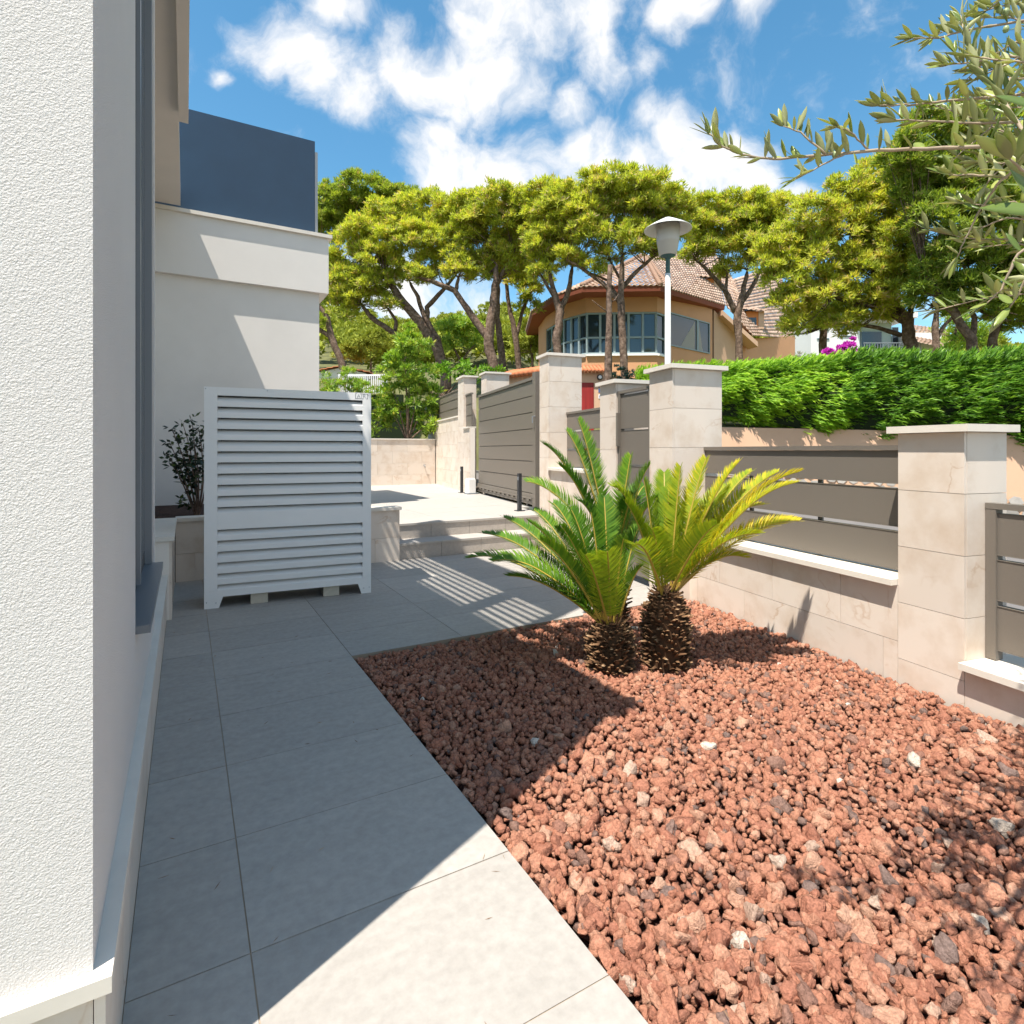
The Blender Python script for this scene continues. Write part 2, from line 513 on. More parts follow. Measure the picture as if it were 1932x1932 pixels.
def wmat(o):
    b = Matrix.LocRotScale(o.location, o.rotation_euler, o.scale)
    return wmat(o.parent) @ o.matrix_parent_inverse @ b if o.parent else b


def attach(o, parent):
    """make o a child that keeps its own world coordinates"""
    o.parent = parent
    o.matrix_parent_inverse = wmat(parent).inverted()


def tag(o, label=None, cat=None, group=None, kind=None):
    if label: o['label'] = label
    if cat: o['category'] = cat
    if group: o['group'] = group
    if kind: o['kind'] = kind


def thing(name, label, cat, loc, group=None):
    e = bpy.data.objects.new(name, None)
    e.empty_display_size = .2
    col.objects.link(e)
    e.location = loc
    tag(e, label, cat, group)
    return e


def part(name, mb, mat, parent, smooth=False, label=None, kind=None):
    return put(name, mb.mesh(name, mat, smooth), parent, label=label, kind=kind)


def boxpart(name, b, mat, parent, label=None):
    m = MB(); m.box(*b)
    return part(name, m, mat, parent, label=label)


UNIT = {}


def unit_box(mat):
    """unit cube centred on the origin with slightly chamfered front edges, shared by all alike pieces"""
    if mat not in UNIT:
        m = MB()
        m.box(-.5, .5, -.5, .5, -.5, .5)
        UNIT[mat] = m.mesh('slab_' + mat, mat)
    return UNIT[mat]


def piece(name, centre, size, rot, mat, parent):
    o = bpy.data.objects.new(name, unit_box(mat))
    col.objects.link(o)
    o.location, o.scale, o.rotation_euler = centre, size, (0, 0, rot)
    attach(o, parent)
    return o
# ------------------------------------------------------------------ fence frame: s runs along the street fence, q points to the street
FA = R(10.9)
FD = Vector((math.sin(FA), math.cos(FA), 0))
FN = Vector((FD.y, -FD.x, 0))
FO = Vector((4.45, 4.11, 0))


def fp(s, q, z=0.0):
    p = FO + FD * s + FN * q
    return Vector((p.x, p.y, z))


def fbox(mb, s0, s1, q0, q1, z0, z1, mi=0):
    mb.obox(fp(s0, q0, z0), FD * (s1 - s0), FN * (q1 - q0), Vector((0, 0, z1 - z0)), mi)


def sq(x, y):
    d = Vector((x, y, 0)) - FO
    return d.dot(FD), d.dot(FN)


# ------------------------------------------------------------------ the lie of the land
BND = [(-400, 60, 3.0), (300, 45, 3.0), (800, 27, 3.4), (960, 20, 2.9), (1098, 16.4, 2.6), (1150, 15.6, 2.5), (1362, 13.0, 2.05), (1700, 11.0, 1.9), (2010, 9.6, 1.75), (2500, 8.6, 1.6), (5000, 7.6, 1.4)]


def bound(px):
    for (a, b) in zip(BND, BND[1:]):
        if px <= b[0]:
            t = max(0, (px - a[0]) / (b[0] - a[0]))
            return a[1] + (b[1] - a[1]) * t, a[2] + (b[2] - a[2]) * t
    return BND[-1][1:]


def hill(D, px):
    """height of the ground D metres ahead, beyond the opposite boundary"""
    Db, zb = bound(px)
    if D < Db:
        return None
    t = min(1.0, (D - Db) / 7.0)
    t = t * t * (3 - 2 * t)
    near = 1.5 + 0.126 * min(D, 62)
    z = zb + (near - zb) * t
    if D > 62:
        ridge = 1.0 + .10 * math.sin(px * .006) + .05 * math.sin(px * .021 + 1)
        rise = .285 if px < 1000 else .20
        z += rise * ridge * (min(D, 240) - 62)
    return z


def street_z(s):
    return .02 + .44 * max(0.0, min(1.0, (s - .5) / 4.0)) + .02 * max(0, s - 4.5) if s > .5 else .02


def build_ground():
    # one sheet in rings round the viewer's side of the street, raised behind the opposite boundary, out to the far ridge and beyond
    cols = [-900, -500, -200, 0, 200, 400] + list(range(500, 2100, 40)) + [2200, 2400, 2800, 3600, 5000]
    V, F = [], []
    fr = [0, .02, .06, .12, .2, .3, .45, .7, 1.0]
    Ds = None
    n = 0
    for px in cols:
        Db, zb = bound(px)
        radii = [1.0, 3.0, Db * .6, Db + .12]
        zs = [-.30, -.30, -.30, -.30]
        radii += [Db + .16]
        zs += [zb]
        for D in [Db + 1.5, Db + 3.5, Db + 5.5, Db + 7.5, max(Db + 9, 30), max(Db + 12, 40), max(Db + 16, 52), 64 + Db * .3, 90, 120, 160, 200, 240, 330]:
            radii.append(D)
            zs.append(hill(D, px))
        zs[-1] -= 40
        n = len(radii)
        for D, z in zip(radii, zs):
            p = at(px, HOR, D)
            V.append((p.x, p.y, z))
    for i in range(len(cols) - 1):
        for j in range(n - 1):
            F.append((i * n + j, (i + 1) * n + j, (i + 1) * n + j + 1, i * n + j + 1))
    me = fast_mesh('ground', V, F, 'earth')
    g = put('ground', me, kind='structure', label='sloping earth of the hillside beyond the street')
    # the flat land behind and beside the viewer, out to the horizon
    m = MB()
    m.add([(-900, -900, -.34), (900, -900, -.34), (900, 900, -.34), (-900, 900, -.34)], [(0, 1, 2, 3)])
    put('land', m.mesh('land', 'earth'), kind='structure')
    # street
    m = MB()
    ss = [-14, -6, .5, 2.5, 4.5, 9, 16, 28]
    pts = []
    for s in ss:
        for q in (.42, 12 + max(0, s) * .8):
            pts.append(fp(s, q, street_z(s)))
    m.add(pts, [(2 * i, 2 * i + 1, 2 * i + 3, 2 * i + 2) for i in range(len(ss) - 1)])
    st = put('street', m.mesh('street', 'asphalt'), kind='structure')


build_ground()

# ------------------------------------------------------------------ paving, steps, terrace, gravel bed
PX = [-.1455, .169, 1.054, 1.94, 2.83, 3.72, 4.60]
PY0, PITCH = 1.87, .585
GRAVEL_Y = 4.21


def clip_fence(x0, x1, y0, y1, q=-.001):
    """rectangle cut off along the fence line"""
    poly = [(x0, y0), (x1, y0), (x1, y1), (x0, y1)]
    out = []
    for i in range(4):
        a, b = poly[i], poly[(i + 1) % 4]
        qa, qb = sq(*a)[1] - q, sq(*b)[1] - q
        if qa <= 0: out.append(a)
        if (qa < 0 < qb) or (qb < 0 < qa):
            t = qa / (qa - qb)
            out.append((a[0] + (b[0] - a[0]) * t, a[1] + (b[1] - a[1]) * t))
    return out


def build_paving():
    m = MB()
    m.box(-.2, 1.05, -2.6, 7.56, -.1, -.0035)
    m.hexa(clip_fence(1.05, 6, GRAVEL_Y + .002, 7.56), -.1, -.0036)
    path = put('path', m.mesh('path', 'grout'), kind='structure')
    g = .0022
    ys = [PY0 + PITCH * k for k in range(-8, 11)]
    for k in range(len(ys) - 1):
        y0, y1 = ys[k], min(ys[k + 1], 7.57)
        if y0 > 7.5: break
        for i in range(len(PX) - 1):
            x0, x1 = PX[i], PX[i + 1]
            if i >= 2 and y0 < GRAVEL_Y - .02: continue
            cx, cy = (x0 + x1) / 2, (y0 + y1) / 2
            dz = random.uniform(-.0006, .0006)
            if sq(x1, y0)[1] < 0 and sq(x1, y1)[1] < 0:
                piece('paving_tile', (cx, cy, -.02 + dz), (x1 - x0 - 2 * g, y1 - y0 - 2 * g, .04), 0, 'paving', path)
            else:
                poly = clip_fence(x0 + g, x1 - g, y0 + g, y1 - g)
                if len(poly) > 2:
                    mm = MB(); mm.hexa(poly, -.04, dz)
                    put('paving_tile', mm.mesh('paving_tile', 'paving'), path)
    # two steps
    for k, (y0, y1, z) in enumerate([(7.57, 7.99, .22), (7.97, 17.4, .44)]):
        st = None
        x1 = 4.98 if k == 0 else None
        m = MB()
        if k == 0:
            m.hexa(clip_fence(2.541, 6, y0 + .03, y1), -.05, z - .032)
            st = put('step', m.mesh('step', 'mortar'), kind='structure')
            for i in range(4):
                xa, xb = 2.541 + .63 * i, 2.541 + .63 * (i + 1)
                mm = MB(); pl = clip_fence(xa + .002, xb - .002, y0, y1)
                mm.hexa(pl, z - .03, z)
                put('tread', mm.mesh('tread', 'terrace_stone'), st)
                mm = MB(); pl = clip_fence(xa + .002, xb - .002, y0 + .015, y0 + .0299)
                mm.hexa(pl, -.03, z - .0305)
                put('riser', mm.mesh('riser', 'riser_stone'), st)
        else:
            m.hexa(clip_fence(-.6, 8, y0 + .03, y1), -.05, z - .032)
            st = put('terrace', m.mesh('terrace', 'mortar'), kind='structure')
            for i in range(4):
                xa, xb = 2.541 + .63 * i, 2.541 + .63 * (i + 1)
                mm = MB(); mm.hexa(clip_fence(xa + .002, xb - .002, y0 + .015, y0 + .0299), .19, z - .0305)
                put('riser', mm.mesh('riser', 'riser_stone'), st)
            for j in range(16):
                ya, yb = y0 + .59 * j, min(y0 + .59 * (j + 1), 17.4)
                for i in range(6):
                    xa, xb = 2.541 + .9 * i, 2.541 + .9 * (i + 1)
                    pl = clip_fence(xa + .0015, xb - .0015, ya + (.0 if j == 0 else .0015), yb - .0015, q=.19 if ya > 8.6 else -.001)
                    if len(pl) > 2:
                        mm = MB(); mm.hexa(pl, z - .03, z + random.uniform(-.0005, .0005))
                        put('terrace_tile', mm.mesh('terrace_tile', 'terrace_stone'), st)


build_paving()


def build_bounce_paving():
    # pale paving added out of view behind the viewer, bouncing light onto the cover
    m = MB(); m.box(-9, 4.0, -16, -2.601, -.2, -.004)
    p = put('bounce_paving', m.mesh('bounce_paving', 'grout'), kind='structure')
    for i in range(10):
        for j in range(12):
            x0, y0 = -8.9 + 1.28 * i, -3.75 - 1.1 * j
            piece('bounce_tile', (x0 + .64, y0 + .55, -.02), (1.274, 1.094, .04), 0, 'terrace_stone', p)


build_bounce_paving()


def icos(level):
    import bmesh
    bm = bmesh.new()
    bmesh.ops.create_icosphere(bm, subdivisions=level, radius=1)
    V = np.array([v.co[:] for v in bm.verts]); F = np.array([[v.index for v in f.verts] for f in bm.faces])
    bm.free()
    return V, F


def rock_shape(level, seed):
    """an angular, pitted lump of lava"""
    r = np.random.default_rng(seed)
    V, F = icos(level)
    V = V.copy()
    # chop with random planes -> facets
    for _ in range(12):
        n = r.normal(size=3); n /= np.linalg.norm(n)
        d = r.uniform(.42, .85)
        k = V @ n - d
        V -= np.outer(np.clip(k, 0, None) * .9, n)
    for f, a in ((2.3, .16), (5.1, .10), (9.7, .05)):
        ph = r.uniform(0, 6.28, (3, 3)); M3 = r.normal(size=(3, 3)) * f
        V *= (1 + a * np.sin(V @ M3 + ph[0]).sum(1) / 1.7)[:, None]
    V *= r.uniform(.65, 1.3, 3)
    V /= np.sqrt((V ** 2).sum(1)).mean()
    return V, F


def rand_rot(n):
    q = rng.normal(size=(n, 4)); q /= np.linalg.norm(q, axis=1)[:, None]
    w, x, y, z = q.T
    return np.stack([1 - 2 * (y * y + z * z), 2 * (x * y - w * z), 2 * (x * z + w * y), 2 * (x * y + w * z), 1 - 2 * (x * x + z * z), 2 * (y * z - w * x),
                     2 * (x * z - w * y), 2 * (y * z + w * x), 1 - 2 * (x * x + y * y)], 1).reshape(n, 3, 3)


def bed_z(x, y):
    """the gravel is banked a little: low at the path, fuller towards the fence wall"""
    e = (.6 + .4 * min(1.0, max(0.0, (x - 1.07) / .25))) * (.6 + .4 * min(1.0, max(0.0, (GRAVEL_Y - y) / .2)))
    return -.055 + .045 * e + .02 * math.sin(x * 2.1 + .6) * math.sin(y * 1.7) * e


def build_gravel():
    m = MB()
    m.hexa(clip_fence(1.058, 6, -2.6, GRAVEL_Y), -.2, -.07)
    bed = put('gravel_bed', m.mesh('gravel_bed', 'bed'), kind='structure')
    pts = []
    for layer, (sp, dz) in enumerate(((.040, -.010), (.0335, .004))):
        for yi in np.arange(-1.4, GRAVEL_Y, sp):
            for xi in np.arange(1.085, 4.6, sp):
                x = xi + rng.uniform(-.45, .45) * sp; y = yi + rng.uniform(-.45, .45) * sp
                if x < 1.074 or y > GRAVEL_Y - .010 or sq(x, y)[1] > -.02: continue
                D = x * S_ + y * C_
                if D < 1.0 or (x * C_ - y * S_) / D > 1.15: continue
                r = float(np.clip(rng.lognormal(math.log(.0165), .33), .008, .038))
                pts.append((x, y, bed_z(x, y) + dz + rng.uniform(-.007, .008), r, D))
    pts = np.array(pts)
    vis = (pts[:, 4] > 1.46) & ((pts[:, 0] * C_ - pts[:, 1] * S_) / pts[:, 4] < .87)
    vis &= np.abs(pts[:, 0]) > 0
    order = np.where(vis)[0]
    order = order[np.argsort(-(pts[order, 3] / pts[order, 4]))]
    # keep the top-layer stones that show largest as single rocks
    top = [i for i in order if pts[i, 2] > bed_z(pts[i, 0], pts[i, 1]) - .002][:300]
    shapes3 = []
    for k in range(12):
        V, F = rock_shape(3, 100 + k)
        shapes3.append(fast_mesh('lava_rock', V, F, 'lava_single', smooth=True))
    sel = np.zeros(len(pts), bool)
    for i in top:
        sel[i] = True
        o = bpy.data.objects.new('lava_rock', shapes3[random.randrange(12)])
        col.objects.link(o)
        o.location = pts[i, :3] + np.array([0, 0, .004])
        o.scale = (pts[i, 3],) * 3
        o.rotation_euler = (random.uniform(0, 6.28), random.uniform(0, 6.28), random.uniform(0, 6.28))
        attach(o, bed)
    rest = pts[~sel]
    out_V, out_F, out_A, base = [], [], [], 0
    for level, mask in ((2, rest[:, 4] < 2.0), (1, rest[:, 4] >= 2.0)):
        P = rest[mask]
        sh = rng.integers(0, 14, len(P))
        Rm = rand_rot(len(P))
        val = np.clip(rng.beta(2.6, 2.6, len(P)), 0, 1)
        val = np.where(rng.random(len(P)) < .0012, .999, val * .93)
        val = np.where(rng.random(len(P)) < .07, rng.uniform(0, .1, len(P)), val)
        for k in range(14):
            idx = np.where(sh == k)[0]
            if not len(idx): continue
            V, F = rock_shape(level, 300 + k)
            VV = np.einsum('nij,vj->nvi', Rm[idx], V) * P[idx, 3][:, None, None] + P[idx, :3][:, None, :]
            nv = len(V)
            out_V.append(VV.reshape(-1, 3))
            out_F.append((F[None] + (np.arange(len(idx)) * nv)[:, None, None]).reshape(-1, 3) + base)
            out_A.append(np.repeat(val[idx], nv))
            base += nv * len(idx)
    me = fast_mesh('lava_gravel', np.concatenate(out_V), np.concatenate(out_F), 'lava', np.concatenate(out_A), smooth=True)
    put('lava_gravel', me, bed, kind='stuff', label='reddish brown lava gravel filling the bed')


build_gravel()


# ------------------------------------------------------------------ stone cladding
def clad(parent, o, d, length, z0, z1, course, slab, mat='limestone', out=None, shift=0.0, thick=.02, top_down=True):
    """slabs on a vertical face: o = left bottom corner seen from outside, d = unit direction along the face, out = unit normal"""
    g = .0016
    zs = []
    z = z1
    while z > z0 + .01:
        zs.append((max(z - course, z0), z)); z -= course
    rot = math.atan2(d.y, d.x)
    for r, (a, b) in enumerate(zs):
        s = -((shift + (slab * .5 if r % 2 else 0)) % slab) if slab < length else 0.0
        while s < length - .004:
            e = min(s + slab, length) if slab < length else length
            s0 = max(s, 0)
            if e - s0 > .02:
                c = o + d * ((s0 + e) / 2) + out * (thick / 2)
                piece('stone_slab', (c.x, c.y, (a + b) / 2), (e - s0 - 2 * g, thick, b - a - 2 * g), rot, mat, parent)
            s = e


def pillar(name, label, s0, s1, q0, q1, z0, z1, course=.366, slab=2.0, faces='hnfs', cap=.045, over=.045, group='limestone pillars of the street fence'):
    t = thing(name, label, 'pillar', fp((s0 + s1) / 2, (q0 + q1) / 2, z0), group)
    k = .0175
    m = MB(); fbox(m, s0 + k, s1 - k, q0 + k, q1 - k, z0 - .05, z1)
    part('core', m, 'mortar', t)
    if 'h' in faces: clad(t, fp(s1, q0 + .02), -FD, s1 - s0, z0, z1, course, slab, out=-FN, shift=.1)       # towards the house
    if 'n' in faces: clad(t, fp(s0 + .02, q0 + .02), FN, q1 - q0 - .02, z0, z1, course, slab, out=-FD, shift=.1)       # towards the viewer
    if 'f' in faces: clad(t, fp(s1 - .02, q1), -FN, q1 - q0 - .02, z0, z1, course, slab, out=FD)
    m = MB(); fbox(m, s0 - over, s1 + over, q0 - over, q1 + over, z1 + .001, z1 + cap)
    part('cap', m, 'cap_stone', t)
    return t


def lowwall(label, s0, s1, q0, q1, z0, z1, course=.366, slab=.66, sill=True, so=.06, shift=.2):
    t = thing('garden_wall', label, 'wall', fp((s0 + s1) / 2, q0, z0), 'limestone plinth walls of the street fence')
    m = MB(); fbox(m, s0 + .001, s1 - .001, q0 + .0175, q1, z0 - .05, z1)
    part('core', m, 'mortar', t)
    clad(t, fp(s1, q0 + .02), -FD, s1 - s0, z0, z1, course, slab, out=-FN, shift=shift)
    if sill:
        m = MB(); fbox(m, s0 + .002, s1 - .002, q0 - so, q1 + .03, z1 + .001, z1 + .04)
        part('sill', m, 'cap_stone', t)
    return t


def slat_panel(label, s0, s1, q, z0, z1, slats, end_posts=True, mids=(), top_rail=.034, name='fence_panel', cat='fence panel', group='taupe metal panels of the street fence', th=.022, frame=None):
    t = thing(name, label, cat, fp((s0 + s1) / 2, q, z0), group)
    g = .004
    for (a, b) in slats:
        m = MB(); fbox(m, s0 + g, s1 - g, q - th / 2, q + th / 2, a, b)
        # a folded lip along the top and bottom edge of each board
        fbox(m, s0 + g, s1 - g, q - th / 2 - .004, q + th / 2 + .02, b, b + .003)
        fbox(m, s0 + g, s1 - g, q - th / 2 - .004, q + th / 2 + .02, a - .003, a)
        part('slat', m, 'taupe_metal', t)
    if top_rail:
        m = MB(); fbox(m, s0 + g, s1 - g, q - .03, q + .035, z1 - top_rail, z1)
        part('top_rail', m, 'taupe_metal', t)
    for s in list(mids):
        m = MB(); fbox(m, s - .02, s + .02, q + th / 2 + .021, q + .05, z0, z1 - top_rail - .004)
        part('post', m, 'taupe_metal', t)
    if frame:
        for s in (s0 + g, s1 - g - frame):
            m = MB(); fbox(m, s, s + frame, q - .028, q + .034, z0, z1 - top_rail - .001)
            part('frame_post', m, 'taupe_metal', t)
    return t


def build_fence():
    pillar('stone_pillar', 'short square limestone pillar nearest the viewer between two taupe fence panels', -2.556, -2.149, 0, .37, -.1, 1.61)
    pillar('stone_pillar', 'tall limestone pillar in front of the street lamp', .064, .49, -.2, .4, -.1, 2.33, course=.40)
    pillar('stone_pillar', 'limestone pillar on the hinge side of the narrow gate, palm fronds before it', 1.221, 1.629, -.2, .42, -.1, 2.31, course=.40)
    pillar('stone_pillar', 'tallest limestone pillar at the near end of the sliding gate', 3.815, 4.217, 0, .6, -.1, 3.06, course=.42)
    pillar('stone_pillar', 'wide limestone pillar rising behind the far top corner of the sliding gate', 8.83, 9.30, .40, 1.0, .4, 3.42, course=.42)
    pillar('stone_pillar', 'slim limestone pillar left of the sliding gate above the terrace', 9.56, 10.19, 0, .34, .4, 3.40, course=.42)
    lowwall('low limestone wall with white sill under the fence panel behind the palms', -2.149, .064, 0, .40, -.1, .62)
    lowwall('lower limestone wall with sill at the right edge of the picture', -6.5, -2.556, 0, .40, -.1, .225)
    lowwall('chest-high limestone wall between the sliding gate and the narrow gate', 1.629, 3.815, 0.03, .5, -.1, 1.18)
    lowwall('narrow limestone wall strip beside the far end of the sliding gate', 8.95, 9.56, 0, .14, .4, 2.06, so=.04)
    lowwall('limestone wall running back from the slim pillar to the planter', 10.19, 14.6, 0, .30, .4, 2.40, so=.03)
    slat_panel('three-board taupe metal fence panel behind the right-hand palm', -2.149, .064, .20, .665, 1.537, [(.68, .94), (.977, 1.237), (1.273, 1.499)], mids=(-1.32, -.55))
    slat_panel('taupe metal fence panel cut by the right edge of the picture', -6.3, -2.556, .20, .27, 1.19,
               [(.33, .585), (.622, .855), (.888, 1.128)], mids=(-3.4, -4.4, -5.4), frame=.055)
    slat_panel('small taupe fence panel seen through the raised palm fronds', 1.629, 3.815, .34, 1.225, 2.13, [(1.24, 1.50), (1.535, 1.80), (1.835, 2.092)], mids=(2.7,))
    slat_panel('slim taupe fence panel squeezed beside the far end of the sliding gate', 8.98, 9.56, .07, 2.105, 2.95, [(2.12, 2.38), (2.40, 2.66), (2.68, 2.91)])
    slat_panel('taupe fence panel half hidden by the green shrub at the back', 10.19, 14.6, .12, 2.445, 3.20, [(2.45, 2.68), (2.705, 2.935), (2.96, 3.16)], mids=(11.6, 13.0))
    # narrow pedestrian gate
    t = slat_panel('narrow taupe pedestrian gate between two limestone pillars', .492, 1.219, -.15, .05, 2.21, [(.09 + .4175 * k, .09 + .4175 * k + .39) for k in range(5)],
                   name='pedestrian_gate', cat='gate', group=None, frame=.05, top_rail=.035)
    m = MB(); fbox(m, 1.165, 1.205, -.21, -.179, 1.55, 1.95)
    part('hinge_cover', m, 'taupe_metal', t)
    m = MB()
    m.tube([fp(.60, -.178, 1.02), fp(.60, -.235, 1.02), fp(.72, -.235, 1.02)], [.009] * 3, 8)
    part('handle', m, 'grey_metal', t, smooth=True)
    # sliding gate of wide boards
    t = thing('sliding_gate', 'long taupe sliding gate of horizontal boards across the driveway', 'gate', fp(6.7, .2, .44))
    edges = [.70, 1.0, 1.30, 1.60, 1.905, 2.21, 2.515, 2.80]
    s0, s1 = 4.80, 8.80
    for a, b in zip(edges, edges[1:]):
        m = MB(); fbox(m, s0 + .16, s1, .19, .225, a + .008, b - .008)
        part('board', m, 'taupe_metal', t)
    m = MB(); fbox(m, s0 + .16, s1, .22, .24, .70, 2.80); part('back_sheet', m, 'dark_metal', t)
    m = MB(); fbox(m, s0, s0 + .158, .15, .30, .46, 2.93); part('end_post', m, 'taupe_metal', t)
    m = MB(); fbox(m, s0 + .16, s1, .165, .25, 2.805, 2.86); part('top_rail', m, 'taupe_metal', t)
    m = MB(); fbox(m, s0 + .16, s1, .16, .25, .50, .695); part('bottom_rail', m, 'taupe_metal', t)
    m = MB(); fbox(m, s0 + .16, s1, .13, .1595, .60, .625)
    k = s0 + .3
    while k < s1 - .1:
        fbox(m, k, k + .14, .135, .1595, .565, .5985); k += .30
    part('toothed_rack', m, 'taupe_metal', t)
    for s in (5.3, 8.2):
        m = MB()
        c = fp(s, .2, .475)
        m.tube([c - FN * .03, c + FN * .03], [.035, .035], 14)
        part('wheel', m, 'dark_metal', t, smooth=False)
    m = MB(); fbox(m, 4.3, 13.0, .17, .23, .40, .447)
    part('ground_track', m, 'grey_metal', t)
    m = MB(); m.tube([fp(s0 + .02, .15, 2.12), fp(s0 + .02, .10, 2.12), fp(s0 + .02, .10, 2.0)], [.012] * 3, 8); part('latch', m, 'grey_metal', t)
    # guard posts and gate motor
    for (x, y, lab) in ((6.02, 13.10, 'slim black guard post behind the white gate motor'), (5.09, 8.66, 'slim black guard post at the top of the steps')):
        t = thing('guard_post', lab, 'post', (x, y, .44), 'black guard posts by the gate')
        m = MB(); m.box(x - .03, x + .03, y - .03, y + .03, .452, 1.10); part('post', m, 'dark_metal', t)
        m = MB(); m.box(x - .07, x + .07, y - .07, y + .07, .441, .452); part('foot_plate', m, 'dark_metal', t)
        m = MB(); m.box(x - .031, x - .0301, y - .02, y + .02, .98, 1.04); part('lens', m, 'grey_metal', t)
    x, y = 6.04, 12.62
    t = thing('gate_motor', 'white gate motor box on the terrace beside the sliding gate', 'motor', (x, y, .44))
    m = MB()
    pr = [(-.10, -.06), (-.085, -.085), (.085, -.085), (.10, -.06), (.10, .085), (-.10, .085)]
    m.hexa([(x + a * 1.05, y + b * 1.1) for a, b in pr], .47, .80)
    m.hexa([(x + a * .9, y + b * .9) for a, b in pr], .80, .825)
    part('housing', m, 'white_paint', t)
    m = MB(); m.box(x - .13, x + .13, y - .11, y + .11, .441, .469); part('base_plate', m, 'grey_metal', t)
    m = MB(); m.tube([(x + .1, y + .02, .55), (x + .2, y + .03, .55)], [.03, .03], 12); part('pinion', m, 'dark_metal', t)


build_fence()


# ------------------------------------------------------------------ back planter wall of the terrace
def xwall(label, x0, x1, y, th, z0, z1, course, slab, name='planter_wall', cap=True, group=None, ends=True):
    t = thing(name, label, 'wall', ((x0 + x1) / 2, y, z0), group)
    m = MB(); m.box(x0 + (.0175 if ends else 0), x1 - .0175, y + .0175, y + th, z0 - .05, z1)
    part('core', m, 'mortar', t)
    clad(t, Vector((x0, y + .02, 0)), Vector((1, 0, 0)), x1 - x0, z0, z1, course, slab, out=Vector((0, -1, 0)), shift=.15)
    if ends:
        clad(t, Vector((x1 - .02, y + .02, 0)), Vector((0, 1, 0)), th - .02, z0, z1, course, 2.0, out=Vector((1, 0, 0)))
    if cap:
        m = MB(); m.box(x0, x1 + .02, y - .03, y + th + .01, z1 + .001, z1 + .04)
        part('coping', m, 'cap_stone', t)
    return t


def build_planters():
    xwall('low limestone planter wall closing the back of the terrace', -.5, 6.93, 17.1, .25, .4, 1.83, .36, .95, ends=False)
    m = MB(); m.box(-.5, 6.93, 17.36, 24, .3, 1.70)
    put('planting_soil', m.mesh('planting_soil', 'soil'), kind='structure', label='soil behind the back planter wall')
    # a hose tap on that wall
    t = thing('hose_tap', 'small brass hose tap on the planter wall at the back of the terrace', 'tap', (6.55, 17.08, .95))
    m = MB(); m.tube([(6.55, 17.095, 1.02), (6.55, 17.02, 1.02), (6.55, 16.99, .97)], [.016, .016, .013], 8); part('spout', m, 'grey_metal', t, True)
    m = MB(); m.box(6.51, 6.59, 17.03, 17.045, 1.05, 1.06); part('lever', m, 'grey_metal', t)
    t = xwall('low limestone planter wall half hidden behind the white louvred cover', -.10, 2.54, 7.55, .20, -.05, .69, .372, .70)
    m = MB(); m.box(2.34, 2.54 - .018, 7.75, 7.96, -.05, .69); part('return', m, 'mortar', t)
    m = MB(); m.box(-.6, 2.33, 7.752, 10.71, -.05, .62)
    put('planter_soil', m.mesh('planter_soil', 'soil'), kind='structure', label='dark reddish soil in the planter by the house')


build_planters()


